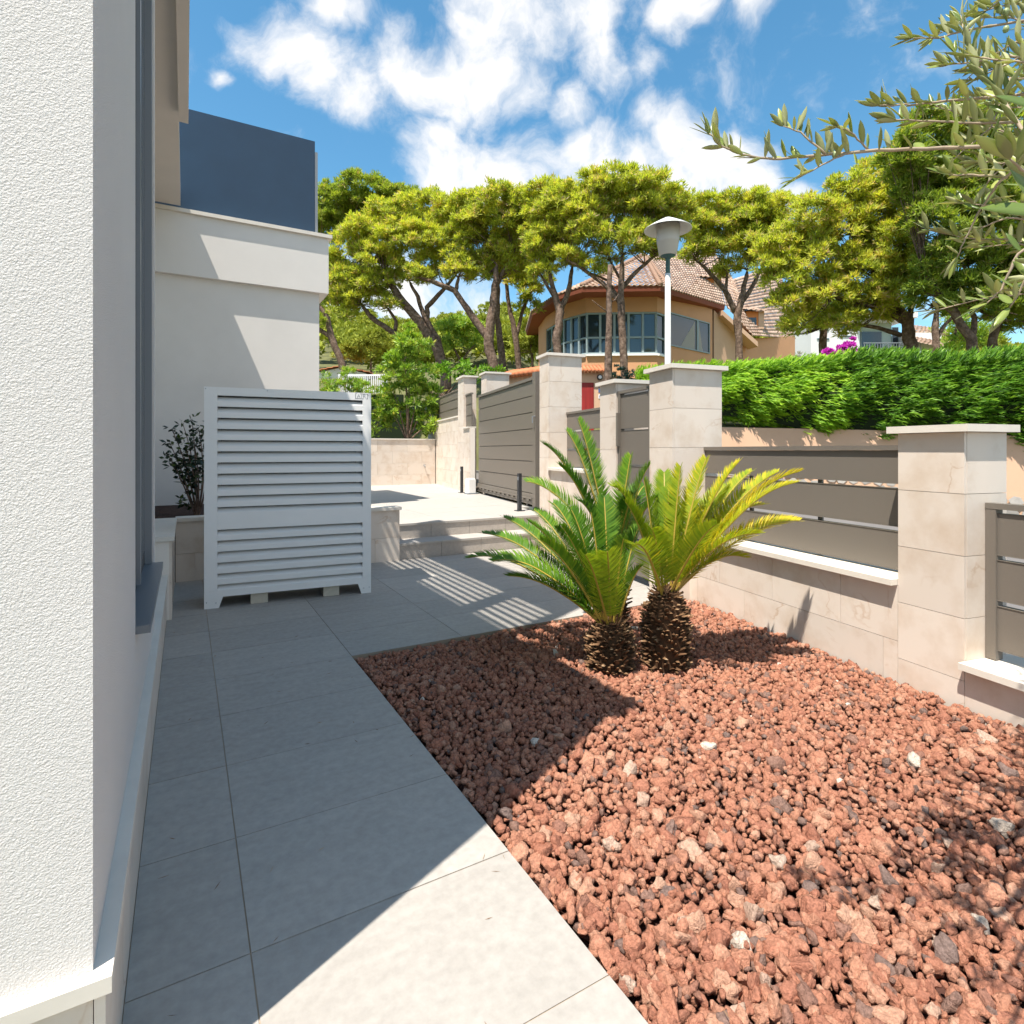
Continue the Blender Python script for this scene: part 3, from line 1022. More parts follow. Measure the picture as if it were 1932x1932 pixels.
# ------------------------------------------------------------------ the villa
def build_villa():
    v = thing('villa', 'cream stucco villa with flat eaves and a balcony, at the left', 'house', (-1.5, 1.6, 0))
    m = MB()
    m.box(-3.2, -.17, 1.49, 2.67, .401, 5.42)
    m.box(-3.2, -.17, 2.6701, 4.16, .401, .779)
    m.box(-3.2, -.17, 2.6702, 4.16, 5.20, 5.42)
    m.box(-3.2, -.33, 2.6701, 4.1602, .78, 5.199)
    m.box(-3.2, -.17, 4.1601, 4.30, .401, 5.42)
    part('wall', m, 'stucco', v)
    m = MB(); m.box(-3.2, -.66, 4.301, 10.70, -.05, 5.42); part('recessed_wall', m, 'render_wall', v)
    # skirting of limestone slabs with a coping
    sk = boxpart('skirting', (-3.2, -.166, 1.488, 5.9, -.05, .365), 'mortar', v)
    d, out = Vector((0, 1, 0)), Vector((1, 0, 0))
    clad(sk, Vector((-.166, 1.468, 0)), d, 4.43, -.03, .365, .40, .90, out=out, shift=.3)
    clad(sk, Vector((-3.2, 1.488, 0)), Vector((1, 0, 0)), 3.034, -.03, .365, .40, .90, out=Vector((0, -1, 0)), shift=.4)
    boxpart('skirting_cap', (-3.2, -.134, 1.456, 5.9, .3655, .4005), 'cap_stone', v)
    pier = boxpart('end_pier', (-.65, -.125, 5.901, 7.54, -.05, .70), 'mortar', v)
    clad(pier, Vector((-.125, 5.901, 0)), d, 1.63, -.03, .70, .37, .9, out=out, shift=.2)
    boxpart('pier_cap', (-.66, -.085, 5.88, 7.519, .7005, .74), 'cap_stone', v)
    # window in the side wall
    w = boxpart('window', (-.262, -.215, 2.672, 4.158, .812, 5.198), 'dark_metal', v)
    boxpart('pane', (-.21495, -.2125, 2.76, 3.395, .90, 5.12), 'glass_dark', w)
    boxpart('pane', (-.21495, -.2125, 3.455, 4.09, .90, 5.12), 'glass_dark', w)
    boxpart('frame', (-.2149, -.195, 3.40, 3.45, .83, 5.19), 'grey_metal', w)
    boxpart('shutter_guide', (-.2149, -.178, 4.10, 4.158, .812, 5.198), 'grey_metal', w)
    boxpart('shutter_guide', (-.2149, -.178, 2.672, 2.70, .812, 5.198), 'dark_metal', w)
    boxpart('window_sill', (-.33, -.12, 2.675, 4.155, .7795, .811), 'sill_stone', v)
    # eaves
    e = boxpart('eave', (-3.2, -.07, 1.49, 10.60, 5.4205, 5.70), 'soffit', v)
    boxpart('gutter', (-.0695, .03, 1.49, 7.65, 5.30, 5.62), 'soffit', v)
    # storey above the eave: a louvred screen of horizontal boards and a parapet, set back from the edge
    up = boxpart('upper_storey', (-3.2, -1.7, 1.5, 6.4, 5.701, 8.6), 'stucco', v)
    for y in (2.95, 3.86, 6.52):
        boxpart('screen_post', (-.16, -.08, y - .06, y + .06, 5.701, 7.70), 'white_paint', v)
    boxpart('screen_post', (-.16, -.08, 3.70, 3.80, 5.701, 7.70), 'white_paint', v)
    n = 8
    for k in range(n):
        z = 5.80 + .245 * k
        for (a, b) in ((3.011, 3.699), (3.921, 6.459)) if z > 6.55 else ((3.011, 3.699), (3.921, 5.17), (5.45, 6.459)):  # opening shaped into the unseen lower boards so sun reaches the cover
            boxpart('screen_slat', (-.135, -.105, a, b, z, z + .10), 'white_paint', v)
    boxpart('screen_parapet', (-.14, -.10, 2.89, 6.58, 7.701, 9.0), 'white_paint', v)
    # balcony wing across the end of the path
    m = MB(); m.box(-3.2, 2.10, 10.72, 14, -.05, 4.33); part('wing_wall', m, 'render_wall', v)
    m = MB(); m.box(-3.2, 2.245, 10.62, 14.1, 4.3301, 5.32); part('balcony_fascia', m, 'render_wall', v)
    boxpart('balcony_coping', (-3.2, 2.30, 10.565, 14.2, 5.3205, 5.38), 'cap_stone', v)
    bp = boxpart('balcony_screen', (-3.1, 2.03, 10.74, 10.765, 5.3805, 7.08), 'blue_panel', v)
    boxpart('screen_post', (2.032, 2.075, 10.72, 10.80, 5.3805, 6.88), 'grey_metal', v)
    boxpart('screen_return', (2.0, 2.029, 10.766, 13.8, 5.3805, 7.08), 'blue_panel', v)


build_villa()


# ------------------------------------------------------------------ louvred cover round the outdoor unit
def build_cover():
    A, B = Vector((.152, 6.13, 0)), Vector((1.702, 5.988, 0))
    ex = (B - A); Wd = ex.length; ex.normalize()
    ey = Vector((-ex.y, ex.x, 0)); ez = Vector((0, 0, 1))
    t = thing('louvred_cover', 'tall white louvred metal cover for an outdoor unit standing on the path', 'unit cover', (A + B) / 2)

    def bx(mb, x0, x1, y0, y1, z0, z1):
        mb.obox(A + ex * x0 + ey * y0 + ez * z0, ex * (x1 - x0), ey * (y1 - y0), ez * (z1 - z0))

    def poly(mb, prof, y0, y1):
        n = len(prof)
        pts = [A + ex * a + ez * b + ey * y0 for a, b in prof] + [A + ex * a + ez * b + ey * y1 for a, b in prof]
        mb.add(pts, [tuple(range(n)), tuple(range(2 * n - 1, n - 1, -1))] + [((i + 1) % n, i, i + n, (i + 1) % n + n) for i in range(n)])

    H = 2.105
    xl, xr = .112, Wd - .088
    m = MB(); bx(m, 0, xl, 0, .012, .165, H); part('stile', m, 'white_paint', t)
    m = MB(); bx(m, xr, Wd, 0, .012, .165, H); part('stile', m, 'white_paint', t)
    m = MB(); poly(m, [(0, 0), (.125, 0), (.160, .105), (Wd - .135, .105), (Wd - .10, 0), (Wd, 0), (Wd, .164), (0, .164)], 0, .012)
    part('bottom_rail', m, 'white_paint', t)
    tops = [2.026 - .1066 * k for k in range(11)] + [.745 - .1045 * k for k in range(6)]
    sl = .058
    # flat bands between the slots
    for k, z in enumerate(tops):
        zb = z - sl
        nxt = tops[k + 1] if k + 1 < len(tops) else .1645
        m = MB()
        bx(m, xl + .0005, xr - .0005, 0, .012, nxt, zb)
        # the lip bent inwards and up behind the slot
        p = [(0.0, zb), (.012, zb), (.058, z - .016), (.050, z - .012), (.004, zb + .006), (0, zb + .004)]
        pts = [A + ex * (xl + .001) + ey * a + ez * b for a, b in p] + [A + ex * (xr - .001) + ey * a + ez * b for a, b in p]
        n = len(p)
        m.add(pts, [tuple(range(n)), tuple(range(2 * n - 1, n - 1, -1))] + [(i, (i + 1) % n, (i + 1) % n + n, i + n) for i in range(n)])
        part('louvre', m, 'white_paint', t)
    m = MB(); bx(m, xl + .0005, xr - .0005, 0, .012, tops[0], H); part('top_band', m, 'white_paint', t)
    dp = .56
    for x0, x1 in ((0.0, .012), (Wd - .012, Wd)):
        m = MB(); bx(m, x0, x1, .0125, dp, .03, H - .013); part('side_panel', m, 'white_paint', t)
    m = MB(); bx(m, 0, Wd, .0125, dp + .012, H - .0125, H); part('lid', m, 'white_paint', t)
    m = MB(); bx(m, .0125, Wd - .0125, dp - .012, dp, .16, H - .013); part('back_panel', m, 'white_paint', t)
    for (x, z) in ((.02, .06), (.10, .05), (Wd - .02, .06), (Wd - .075, .055), (.012, H - .02), (.55, H - .018), (Wd - .03, H - .02)):
        m = MB(); c = A + ex * x + ez * z
        m.tube([c - ey * .002, c - ey * .0001], [.004, .0045], 8); part('rivet', m, 'grey_metal', t)
    # printed mark: AIR in an open bracket
    cu = bpy.data.curves.new('mark', 'FONT'); cu.body = 'AIR'; cu.size = .058; cu.extrude = .0003; cu.space_character = 1.12; cu.offset = -.0012
    tmp = bpy.data.objects.new('mark_text', cu); col.objects.link(tmp)
    dg = bpy.context.evaluated_depsgraph_get()
    me = bpy.data.meshes.new_from_object(tmp.evaluated_get(dg))
    bpy.data.objects.remove(tmp)
    fl = Matrix(((ex.x, ez.x, -ey.x, 0), (ex.y, ez.y, -ey.y, 0), (ex.z, ez.z, -ey.z, 0), (0, 0, 0, 1)))
    x0 = Wd - .163; z0 = 2.041
    o_ = A + ex * (x0 + .016) + ez * (z0 + .008) - ey * .0006
    me.transform(Matrix.Translation(o_) @ fl)
    me.materials.clear(); me.materials.append(MATS['print_grey'])
    put('lettering', me, t, label='grey AIR lettering in an open bracket')
    m = MB(); q = .0042; x1 = Wd - .034; z1 = 2.096
    for (a, b, c, d) in ((x0, x0 + q, z0, z1), (x0 + q, x0 + .018, z1 - q, z1), (x0 + q, x0 + .085, z0, z0 + q), (x1 - .082, x1 - q, z1 - q, z1), (x1 - q, x1, z0, z1), (x1 - .016, x1 - q, z0, z0 + q)):
        bx(m, a, b, -.0009, -.0002, c, d)
    part('bracket', m, 'print_grey', t)
    # the heat pump inside, seen only as a pale body with a fine grille through the slots
    u = thing('outdoor_unit', 'pale heat pump body glimpsed through the slots of the white cover', 'heat pump', A + ex * .78 + ey * .3 + ez * .1)
    m = MB(); bx(m, .10, Wd - .09, .17, .50, .10, 1.98); part('body', m, 'white_paint', u)
    g = MB()
    k = .14
    while k < Wd - .13:
        bx(g, k, k + .006, .150, .1695, .22, 1.94); k += .018
    part('grille', g, 'grey_metal', u)
    for k, x in enumerate((.40, 1.08)):
        m = MB(); bx(m, x, x + .155, .03, .52, 0.001, .0985)
        put('support_block', m.mesh('support_block', 'pale_wood'), None,
            ('pale timber block under the left half of the white cover', 'pale timber block under the right half of the white cover')[k], 'timber block', 'timber blocks under the cover')


build_cover()
# ------------------------------------------------------------------ opposite side of the street
def bpt(px, z, extra=0.0):
    D, _ = bound(px)
    p = at(px, HOR, D + extra)
    return Vector((p.x, p.y, z))


def build_boundary():
    t = thing('boundary_wall', 'peach rendered boundary wall under the hedge across the street', 'wall', bpt(1500, 0))
    m = MB()
    pxs = [1155, 1362, 1500, 1700, 1850, 2010, 2300, 2500]
    for a, b in zip(pxs, pxs[1:]):
        A, B = bpt(a, -.3), bpt(b, -.3)
        A2, B2 = bpt(a, -.3, .25), bpt(b, -.3, .25)
        za, zb = bound(a)[1] - .02, bound(b)[1] - .02
        m.add([A, B, B2, A2, (A.x, A.y, za), (B.x, B.y, zb), (B2.x, B2.y, zb), (A2.x, A2.y, za)], [(0, 1, 5, 4), (4, 5, 6, 7), (3, 7, 6, 2), (0, 4, 7, 3), (1, 2, 6, 5)])
    part('wall', m, 'peach_pale', t)
    # rubble facing: irregular flat stones in two patches
    for (p0, p1, zlo, zhi) in ((1355, 1405, .7, 1.72), (1405, 1560, .5, 1.42), (1560, 1760, .4, 1.2), (1760, 2010, .3, .86), (1892, 1912, .86, 1.25)):
        A, B = bpt(p0, 0), bpt(p1, 0)
        d = (B - A); L_ = d.length; d.normalize(); out = Vector((d.y, -d.x, 0))
        if out.dot(-A) < 0: out = -out
        step = .21
        nz = max(1, int((zhi - zlo) / step)); nx = int(L_ / step)
        for i in range(nx):
            for j in range(nz):
                c = A + d * ((i + .5 + .25 * (j % 2) - .12) * step + random.uniform(-.02, .02)); zc = zlo + (j + .5) * step + random.uniform(-.02, .02)
                k = random.randint(5, 7); ph = random.uniform(0, 6)
                pts = []
                for q in range(k):
                    r = step * random.uniform(.42, .54); an = ph + q * 6.283 / k
                    pts.append(c + d * (r * math.cos(an)) + Vector((0, 0, zc + r * math.sin(an))))
                mm = MB()
                o = out * random.uniform(.035, .055)
                mm.add([p + out * .001 for p in pts] + [p * 1.0 + o for p in pts], [tuple(range(k, 2 * k))] + [(q, (q + 1) % k, (q + 1) % k + k, q + k) for q in range(k)])
                put('stone', mm.mesh('stone', 'rubble'), t)


build_boundary()


def blades(P, Dr, length, width, n, spread, val, droop=0.0, face=None):
    """needle / leaf brushes: n pointed blades round each direction. P, Dr (N,3)"""
    N_ = len(P)
    Pn = np.repeat(P, n, 0)
    d = np.repeat(Dr, n, 0) + rng.normal(size=(N_ * n, 3)) * spread
    d[:, 2] -= droop
    d /= np.linalg.norm(d, axis=1)[:, None] + 1e-9
    ln = np.repeat(np.broadcast_to(length, N_), n) * rng.uniform(.7, 1.25, N_ * n)
    wd = np.repeat(np.broadcast_to(width, N_), n) * rng.uniform(.8, 1.2, N_ * n)
    fn = rng.normal(size=(N_ * n, 3))
    if face is not None:
        fn = np.repeat(face, n, 0) + fn * .45
    a = np.cross(d, fn); a /= np.linalg.norm(a, axis=1)[:, None] + 1e-9
    mid = Pn + d * (ln * .5)[:, None]
    V = np.stack([Pn, mid - a * (wd * .5)[:, None], Pn + d * ln[:, None], mid + a * (wd * .5)[:, None]], 1)
    F = np.arange(N_ * n * 4).reshape(-1, 4)
    v = np.repeat(val, n) + rng.normal(size=N_ * n) * .05
    return V.reshape(-1, 3), F, np.repeat(np.clip(v, 0, 1), 4)


def join_np(parts):
    Vs, Fs, As, b = [], [], [], 0
    for V, F, A in parts:
        Vs.append(V); Fs.append(F + b); As.append(A); b += len(V)
    return np.concatenate(Vs), np.concatenate(Fs), np.concatenate(As)


def dirs(n, up=0.0):
    d = rng.normal(size=(n, 3)); d /= np.linalg.norm(d, axis=1)[:, None]
    if up:
        d[:, 2] = np.where(d[:, 2] < -up, -d[:, 2], d[:, 2])
    return d


def bez(a, b, c, n):
    return [a * (1 - t) ** 2 + b * 2 * t * (1 - t) + c * t * t for t in (i / (n - 1) for i in range(n))]


def crown_np(lobes, clump, tufts, tl, tw, nb, base_val=.45, up=.35, spread=.42, dens=1.1):
    """lobes (centre, rx, ry, rz) -> clumps on each lobe's surface -> brushes of needles on each clump"""
    out = []
    for (c, rx, ry, rz) in lobes:
        c = np.array(c); rad = np.array([rx, ry, rz])
        area = (rx * rz + ry * rz + rx * ry)
        nc = max(6, int(area / (clump * clump) * dens))
        d = dirs(nc, up)
        cc = c + d * rad * rng.uniform(.62, 1.0, nc)[:, None]
        cr = clump * rng.uniform(.55, 1.15, nc)
        cv = rng.uniform(-.2, .2, nc) + base_val
        k = tufts
        dd = dirs(nc * k, .25) + np.repeat(d, k, 0) * .55 + np.array([0, 0, .35])
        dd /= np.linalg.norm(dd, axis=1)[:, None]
        P = np.repeat(cc, k, 0) + dd * (np.repeat(cr, k) * rng.uniform(.35, 1.0, nc * k))[:, None] * np.array([1, 1, .8])
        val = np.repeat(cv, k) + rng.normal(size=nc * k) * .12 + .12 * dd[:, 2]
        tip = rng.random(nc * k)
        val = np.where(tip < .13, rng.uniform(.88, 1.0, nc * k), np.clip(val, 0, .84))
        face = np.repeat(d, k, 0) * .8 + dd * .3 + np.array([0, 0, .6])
        out.append(blades(P, dd, tl, tw, nb, spread, val, face=face))
    return join_np(out)


def pine(label, D, trunks, lobes, mat='pine_needles', depth=.8, clump=None, tufts=34, twigs=10, group='umbrella pines on the slope', base_val=.45, trad=1.0, name='pine_tree', nb=4, pale=None):
    base = trunks[0][0]
    b = at(base[0], base[1], D)
    z0 = hill(D, base[0])
    t = thing(name, label, 'tree', (b.x, b.y, z0 if z0 is not None else 0), group)
    sc_ = D / FOC
    L = []
    for (px, py, rx, ry) in lobes:
        c = at(px, py, D + rng.uniform(-.5, .5) * rx * sc_ * 1.2)
        L.append((c, rx * sc_ * 1.14, rx * sc_ * depth, ry * sc_ * 1.12))
    low = []
    if name == 'pine_tree':
        for (c, rx, ry, rz) in L:
            if random.random() < .62:
                low.append((c + Vector((random.uniform(-.35, .35) * rx, random.uniform(-.3, .3) * ry, -.75 * rz)), rx * .8, ry * .8, rz * .62))
        for tr in trunks[1:]:
            e = at(tr[-1][0], tr[-1][1], D)
            low.append((e, 26 * sc_, 24 * sc_, 15 * sc_))
        L = L + low
    cl = clump or .38 * (D / 24) ** .5
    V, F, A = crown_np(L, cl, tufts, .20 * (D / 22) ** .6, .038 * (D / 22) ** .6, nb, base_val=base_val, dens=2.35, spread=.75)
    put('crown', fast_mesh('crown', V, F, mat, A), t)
    ends = []
    for i, tr in enumerate(trunks):
        pts = [at(p[0], p[1], D + .1 * i) for p in tr]
        if i == 0 or tr[0][:2] == base[:2]:
            pts.insert(0, Vector((pts[0].x, pts[0].y, (z0 or 0) - .25)))
            tr = [(tr[0][0], tr[0][1], tr[0][2] * 1.12)] + list(tr)
        rad = [p[2] * sc_ * trad * .8 for p in tr]
        # resample with a wobble so that no stem is a straight rod
        fine, fr = [], []
        for k in range(len(pts) - 1):
            for q in range(4):
                u = q / 4
                fine.append(pts[k].lerp(pts[k + 1], u) + Vector((random.uniform(-1, 1), random.uniform(-1, 1), 0)) * rad[k] * .16)
                fr.append(rad[k] + (rad[k + 1] - rad[k]) * u)
        fine.append(pts[-1]); fr.append(rad[-1] * .45)
        m = MB(); m.tube(fine, fr, 9, wob=.13)
        part('trunk' if i == 0 else 'limb', m, 'bark', t, smooth=True)
        ends.append((fine[-1], fr[-1])); ends.append((fine[int(len(fine) * .7)], fr[int(len(fine) * .7)] * .8))
    # boughs from the stems into every lobe
    m = MB()
    for (c, rx, ry, rz) in L:
        e, r = min(ends, key=lambda q: (q[0] - c).length)
        for k in range(max(2, twigs // 3)):
            tip = c + Vector((random.uniform(-1, 1) * rx, random.uniform(-1, 1) * ry, random.uniform(-.7, .6) * rz)) * .8
            mid = e.lerp(tip, .5) + Vector((random.uniform(-.2, .2), random.uniform(-.2, .2), random.uniform(-.25, .05))) * rx
            r0 = r * random.uniform(.35, .6)
            m.tube(bez(e, mid, tip, 6), [r0 * (1 - .85 * i / 5) + .006 for i in range(6)], 5, cap=False)
            for q in range(2):
                f = e.lerp(tip, random.uniform(.45, .8))
                tp = f + Vector((random.uniform(-.6, .6) * rx, random.uniform(-.6, .6) * ry, random.uniform(-.3, .5) * rz))
                m.tube(bez(f, f.lerp(tp, .5) + Vector((0, 0, -.1 * rz)), tp, 4), [r0 * .4, r0 * .3, r0 * .2, .006], 4, cap=False)
    part('boughs', m, 'bark', t, smooth=True)
    return t


def build_pines():
    pine('dense rounded dark pine at far left behind the umbrella pines', 36,
         [[(650, 700, 9), (640, 670, 8), (624, 634, 8), (618, 600, 6), (601, 575, 5)], [(622, 634, 6), (606, 624, 5), (590, 615, 4)]],
         [(630, 395, 36, 40), (690, 372, 52, 32), (752, 386, 38, 28), (650, 440, 50, 40), (720, 420, 50, 40), (612, 440, 28, 55), (625, 520, 28, 40), (620, 570, 24, 24)], 'pine_dark', twigs=4, base_val=.55)
    pine('wide umbrella pine with leaning trunks left of centre', 26,
         [[(842, 702, 13), (822, 650, 12), (792, 608, 11), (752, 560, 9), (728, 520, 6)], [(842, 702, 9), (826, 640, 7), (800, 596, 6), (788, 560, 5), (772, 530, 3)],
          [(806, 620, 6), (806, 580, 6), (835, 548, 5), (860, 520, 3)], [(770, 680, 7), (745, 630, 6), (702, 600, 6), (682, 575, 4)], [(744, 630, 5), (748, 606, 4), (730, 580, 3)]],
         [(655, 500, 34, 46), (690, 455, 46, 38), (742, 422, 52, 34), (806, 402, 56, 30), (712, 505, 44, 40), (776, 466, 54, 40), (838, 452, 48, 38), (650, 552, 30, 38), (688, 545, 34, 30), (860, 410, 40, 30), (820, 505, 34, 22), (648, 595, 26, 26)])
    pine('umbrella pine with a thick forked trunk left of the sliding gate pillar', 24.5,
         [[(932, 702, 13), (922, 648, 12), (928, 590, 10), (934, 540, 8), (938, 500, 5)], [(921, 640, 9), (888, 594, 8), (858, 548, 7), (812, 530, 5), (790, 524, 3)], [(930, 560, 6), (945, 520, 5), (968, 480, 3)], [(860, 550, 5), (866, 520, 3)]],
         [(905, 402, 48, 32), (950, 392, 48, 32), (925, 440, 58, 40), (880, 470, 44, 36), (968, 440, 44, 38), (900, 510, 34, 24), (950, 492, 36, 30), (985, 405, 36, 28)])
    pine('pale-barked pine trunk standing close behind the forked pine', 26.5,
         [[(951, 702, 9), (944, 650, 8), (938, 600, 7), (940, 530, 5)]], [(948, 500, 30, 22), (975, 465, 34, 26)])
    pine('slender dark pine between the forked pine and the pink house', 29,
         [[(980, 702, 7), (974, 640, 7), (960, 575, 5), (954, 520, 4)], [(973, 640, 5), (986, 585, 4), (1012, 528, 3)]],
         [(1000, 430, 44, 36), (985, 490, 36, 34), (1020, 470, 36, 36), (970, 540, 22, 20), (996, 560, 20, 26)])
    pine('pine with a short thick trunk before the left window of the pink house', 22,
         [[(1056, 692, 10), (1050, 640, 10), (1057, 590, 10), (1044, 545, 6), (1036, 510, 4)], [(1057, 588, 7), (1074, 545, 6), (1080, 500, 4)], [(1044, 560, 4), (1022, 520, 3)]],
         [(1030, 430, 42, 34), (1070, 395, 50, 32), (1035, 380, 44, 26), (1095, 430, 40, 34), (1050, 465, 42, 26), (1012, 480, 24, 24)])
    pine('umbrella pine with a straight trunk before the pink house, beside the lamp', 21,
         [[(1177, 705, 9), (1175, 640, 9), (1171, 580, 9), (1172, 530, 7), (1174, 480, 4)], [(1170, 570, 6), (1138, 535, 5), (1096, 505, 4), (1070, 490, 2)], [(1172, 545, 6), (1198, 515, 5), (1236, 482, 3)],
          [(1172, 530, 4), (1150, 490, 3)], [(1165, 560, 4), (1148, 530, 3), (1116, 515, 2)]],
         [(1120, 372, 54, 30), (1175, 360, 56, 28), (1232, 368, 50, 28), (1105, 415, 44, 34), (1160, 408, 58, 38), (1222, 412, 56, 36), (1270, 398, 38, 30), (1135, 455, 42, 26), (1205, 452, 40, 24), (1262, 436, 30, 22)])
    pine('umbrella pine with spreading limbs right of the street lamp', 24,
         [[(1397, 702, 8), (1394, 640, 8), (1391, 595, 9), (1402, 550, 6), (1410, 510, 4)], [(1388, 590, 7), (1366, 545, 6), (1330, 505, 4), (1310, 488, 2)], [(1394, 580, 6), (1420, 540, 5), (1440, 500, 3)], [(1370, 552, 4), (1372, 515, 3)]],
         [(1335, 405, 42, 26), (1385, 400, 46, 24), (1438, 398, 44, 24), (1482, 402, 32, 26), (1318, 438, 34, 28), (1370, 440, 50, 34), (1430, 440, 50, 36), (1395, 480, 46, 26), (1460, 470, 30, 34), (1345, 474, 30, 20)])
    pine('broad bright pine with a bulging crown above the hedge', 16,
         [[(1722, 694, 14), (1718, 650, 14), (1712, 605, 12), (1690, 570, 8), (1660, 530, 5)], [(1712, 608, 9), (1672, 585, 8), (1620, 572, 6), (1570, 560, 4)], [(1714, 610, 7), (1724, 560, 6), (1716, 500, 4)], [(1700, 632, 6), (1655, 618, 5), (1600, 610, 3)]],
         [(1492, 468, 40, 44), (1545, 425, 46, 44), (1600, 385, 48, 44), (1655, 350, 44, 40), (1478, 528, 40, 42), (1535, 505, 52, 52), (1595, 460, 56, 54), (1650, 425, 50, 54), (1500, 585, 44, 36), (1565, 570, 50, 40), (1630, 530, 54, 50), (1690, 400, 44, 60), (1690, 490, 44, 50), (1450, 490, 26, 30), (1690, 560, 46, 36), (1640, 596, 44, 26), (1580, 612, 40, 22), (1740, 520, 36, 40)], base_val=.5, clump=.30, tufts=30)
    pine('dark pine with crooked limbs at the right, behind the olive branches', 14,
         [[(1842, 694, 11), (1832, 640, 11), (1800, 590, 9), (1768, 550, 7), (1740, 510, 4)], [(1836, 650, 7), (1838, 600, 6), (1820, 550, 4)], [(1800, 590, 5), (1815, 545, 4), (1850, 500, 3)]],
         [(1700, 300, 40, 40), (1750, 262, 46, 44), (1815, 250, 54, 44), (1880, 262, 52, 50), (1740, 350, 48, 48), (1810, 340, 60, 56), (1885, 350, 54, 60), (1760, 430, 52, 48), (1830, 430, 58, 54), (1900, 440, 46, 54), (1720, 400, 36, 44), (1790, 500, 50, 40), (1880, 510, 54, 44), (1760, 545, 46, 34), (1830, 560, 50, 32), (1900, 580, 50, 30), (1720, 330, 36, 40), (1800, 300, 50, 40)], 'pine_dark', base_val=.45, clump=.28)
    pine('second dark pine trunk at the right edge behind the olive leaves', 14.6,
         [[(1866, 694, 10), (1872, 640, 9), (1890, 590, 8), (1925, 550, 6)], [(1880, 620, 6), (1900, 560, 5), (1896, 520, 3)]],
         [(1930, 520, 44, 36), (1970, 430, 50, 60), (1960, 330, 50, 60), (1940, 590, 44, 30), (1990, 540, 50, 50)], 'pine_dark', clump=.28)
    pine('thin grey pine trunk with bare limbs in front of the white house', 22,
         [[(1768, 700, 9), (1766, 650, 8), (1764, 610, 7), (1772, 570, 4)], [(1766, 640, 5), (1785, 610, 4), (1806, 590, 3)]],
         [(1775, 545, 30, 20), (1812, 575, 24, 14)], 'pine_dark')
    pine('slim pine trunk left of the magenta flowers, under the bright crown', 19,
         [[(1554, 702, 9), (1552, 650, 9), (1556, 600, 8), (1560, 560, 5)]], [(1560, 590, 40, 20), (1520, 612, 30, 16)], 'pine_dark')
    # bare dead stem
    a, b = at(1148, 740, 15.2), at(1150, 500, 15.2)
    m = MB()
    pts = [a.lerp(b, i / 12) + Vector((random.uniform(-.02, .02), random.uniform(-.02, .02), 0)) for i in range(13)]
    pts.insert(0, Vector((a.x, a.y, 2.2)))
    m.tube(pts, [.12] + [.115 - .055 * i / 12 for i in range(13)], 9, wob=.1)
    t = thing('bare_trunk', 'slim bare straight tree trunk in front of the pink house', 'tree', (a.x, a.y, 2.3))
    part('trunk', m, 'bark', t, smooth=True)
    m = MB()
    for f, dx in ((.62, -.5), (.7, .4), (.8, -.35)):
        p = a.lerp(b, f)
        m.tube([p, p + Vector((dx * .5, 0, .12)), p + Vector((dx, .1, .32))], [.022, .016, .006], 5)
    part('dead_twigs', m, 'bark', t, smooth=True)


build_pines()


def build_far_trees():
    # the far wooded ridge, one mass
    lobes = []
    for _ in range(250):
        px = rng.uniform(560, 2000) if _ > 70 else rng.uniform(600, 1010); D = rng.uniform(62, 110) if _ < 45 else rng.uniform(66, 235) if px < 1010 else rng.uniform(60, 200)
        z = hill(D, px); p = at(px, HOR, D)
        r = rng.uniform(2.0, 3.6)
        lobes.append((Vector((p.x, p.y, z + r * .55)), r, r, r * .75))
    V, F, A = crown_np(lobes, 1.5, 20, .85, .30, 3, base_val=.5, up=.1, spread=.6)
    put('hillside_wood', fast_mesh('hillside_wood', V, F, 'far_green', A), kind='stuff', label='wooded hillside of round green crowns far behind the houses')
    # round trees in the middle distance
    for lab, D, tr, lb in (
        ('round light green tree with thin forked stems behind the fence shrubs', 40, [[(872, 700, 3), (866, 675, 3), (852, 650, 2)], [(868, 690, 2), (880, 668, 2), (896, 650, 1.5)]], [(850, 640, 34, 26), (890, 640, 28, 28), (830, 662, 26, 20), (868, 622, 28, 16), (905, 660, 16, 20)]),
        ('olive green round tree beside the left window of the pink house', 38, [[(1005, 702, 3), (1004, 670, 3), (1000, 640, 2)]], [(1000, 640, 26, 30), (1016, 618, 18, 18), (988, 665, 20, 22), (1012, 668, 18, 20)]),
        ('round green tree low on the hillside above the white louvred cover', 48, [[(700, 705, 3), (700, 680, 2)]], [(690, 660, 34, 22), (725, 648, 32, 22), (660, 678, 26, 18)]),
        ('light feathery green tree behind the right-hand pine trunks', 26, [[(1800, 702, 4), (1802, 640, 3), (1806, 600, 2)]], [(1800, 620, 34, 22), (1815, 655, 44, 22), (1790, 680, 30, 16), (1850, 640, 30, 26), (1815, 590, 24, 20)])):
        pine(lab, D, tr, lb, 'shrub_green' if 'light' in lab else 'far_green', group='round trees behind the pines', name='round_tree', clump=.5, tufts=22, twigs=5, base_val=.5)


build_far_trees()


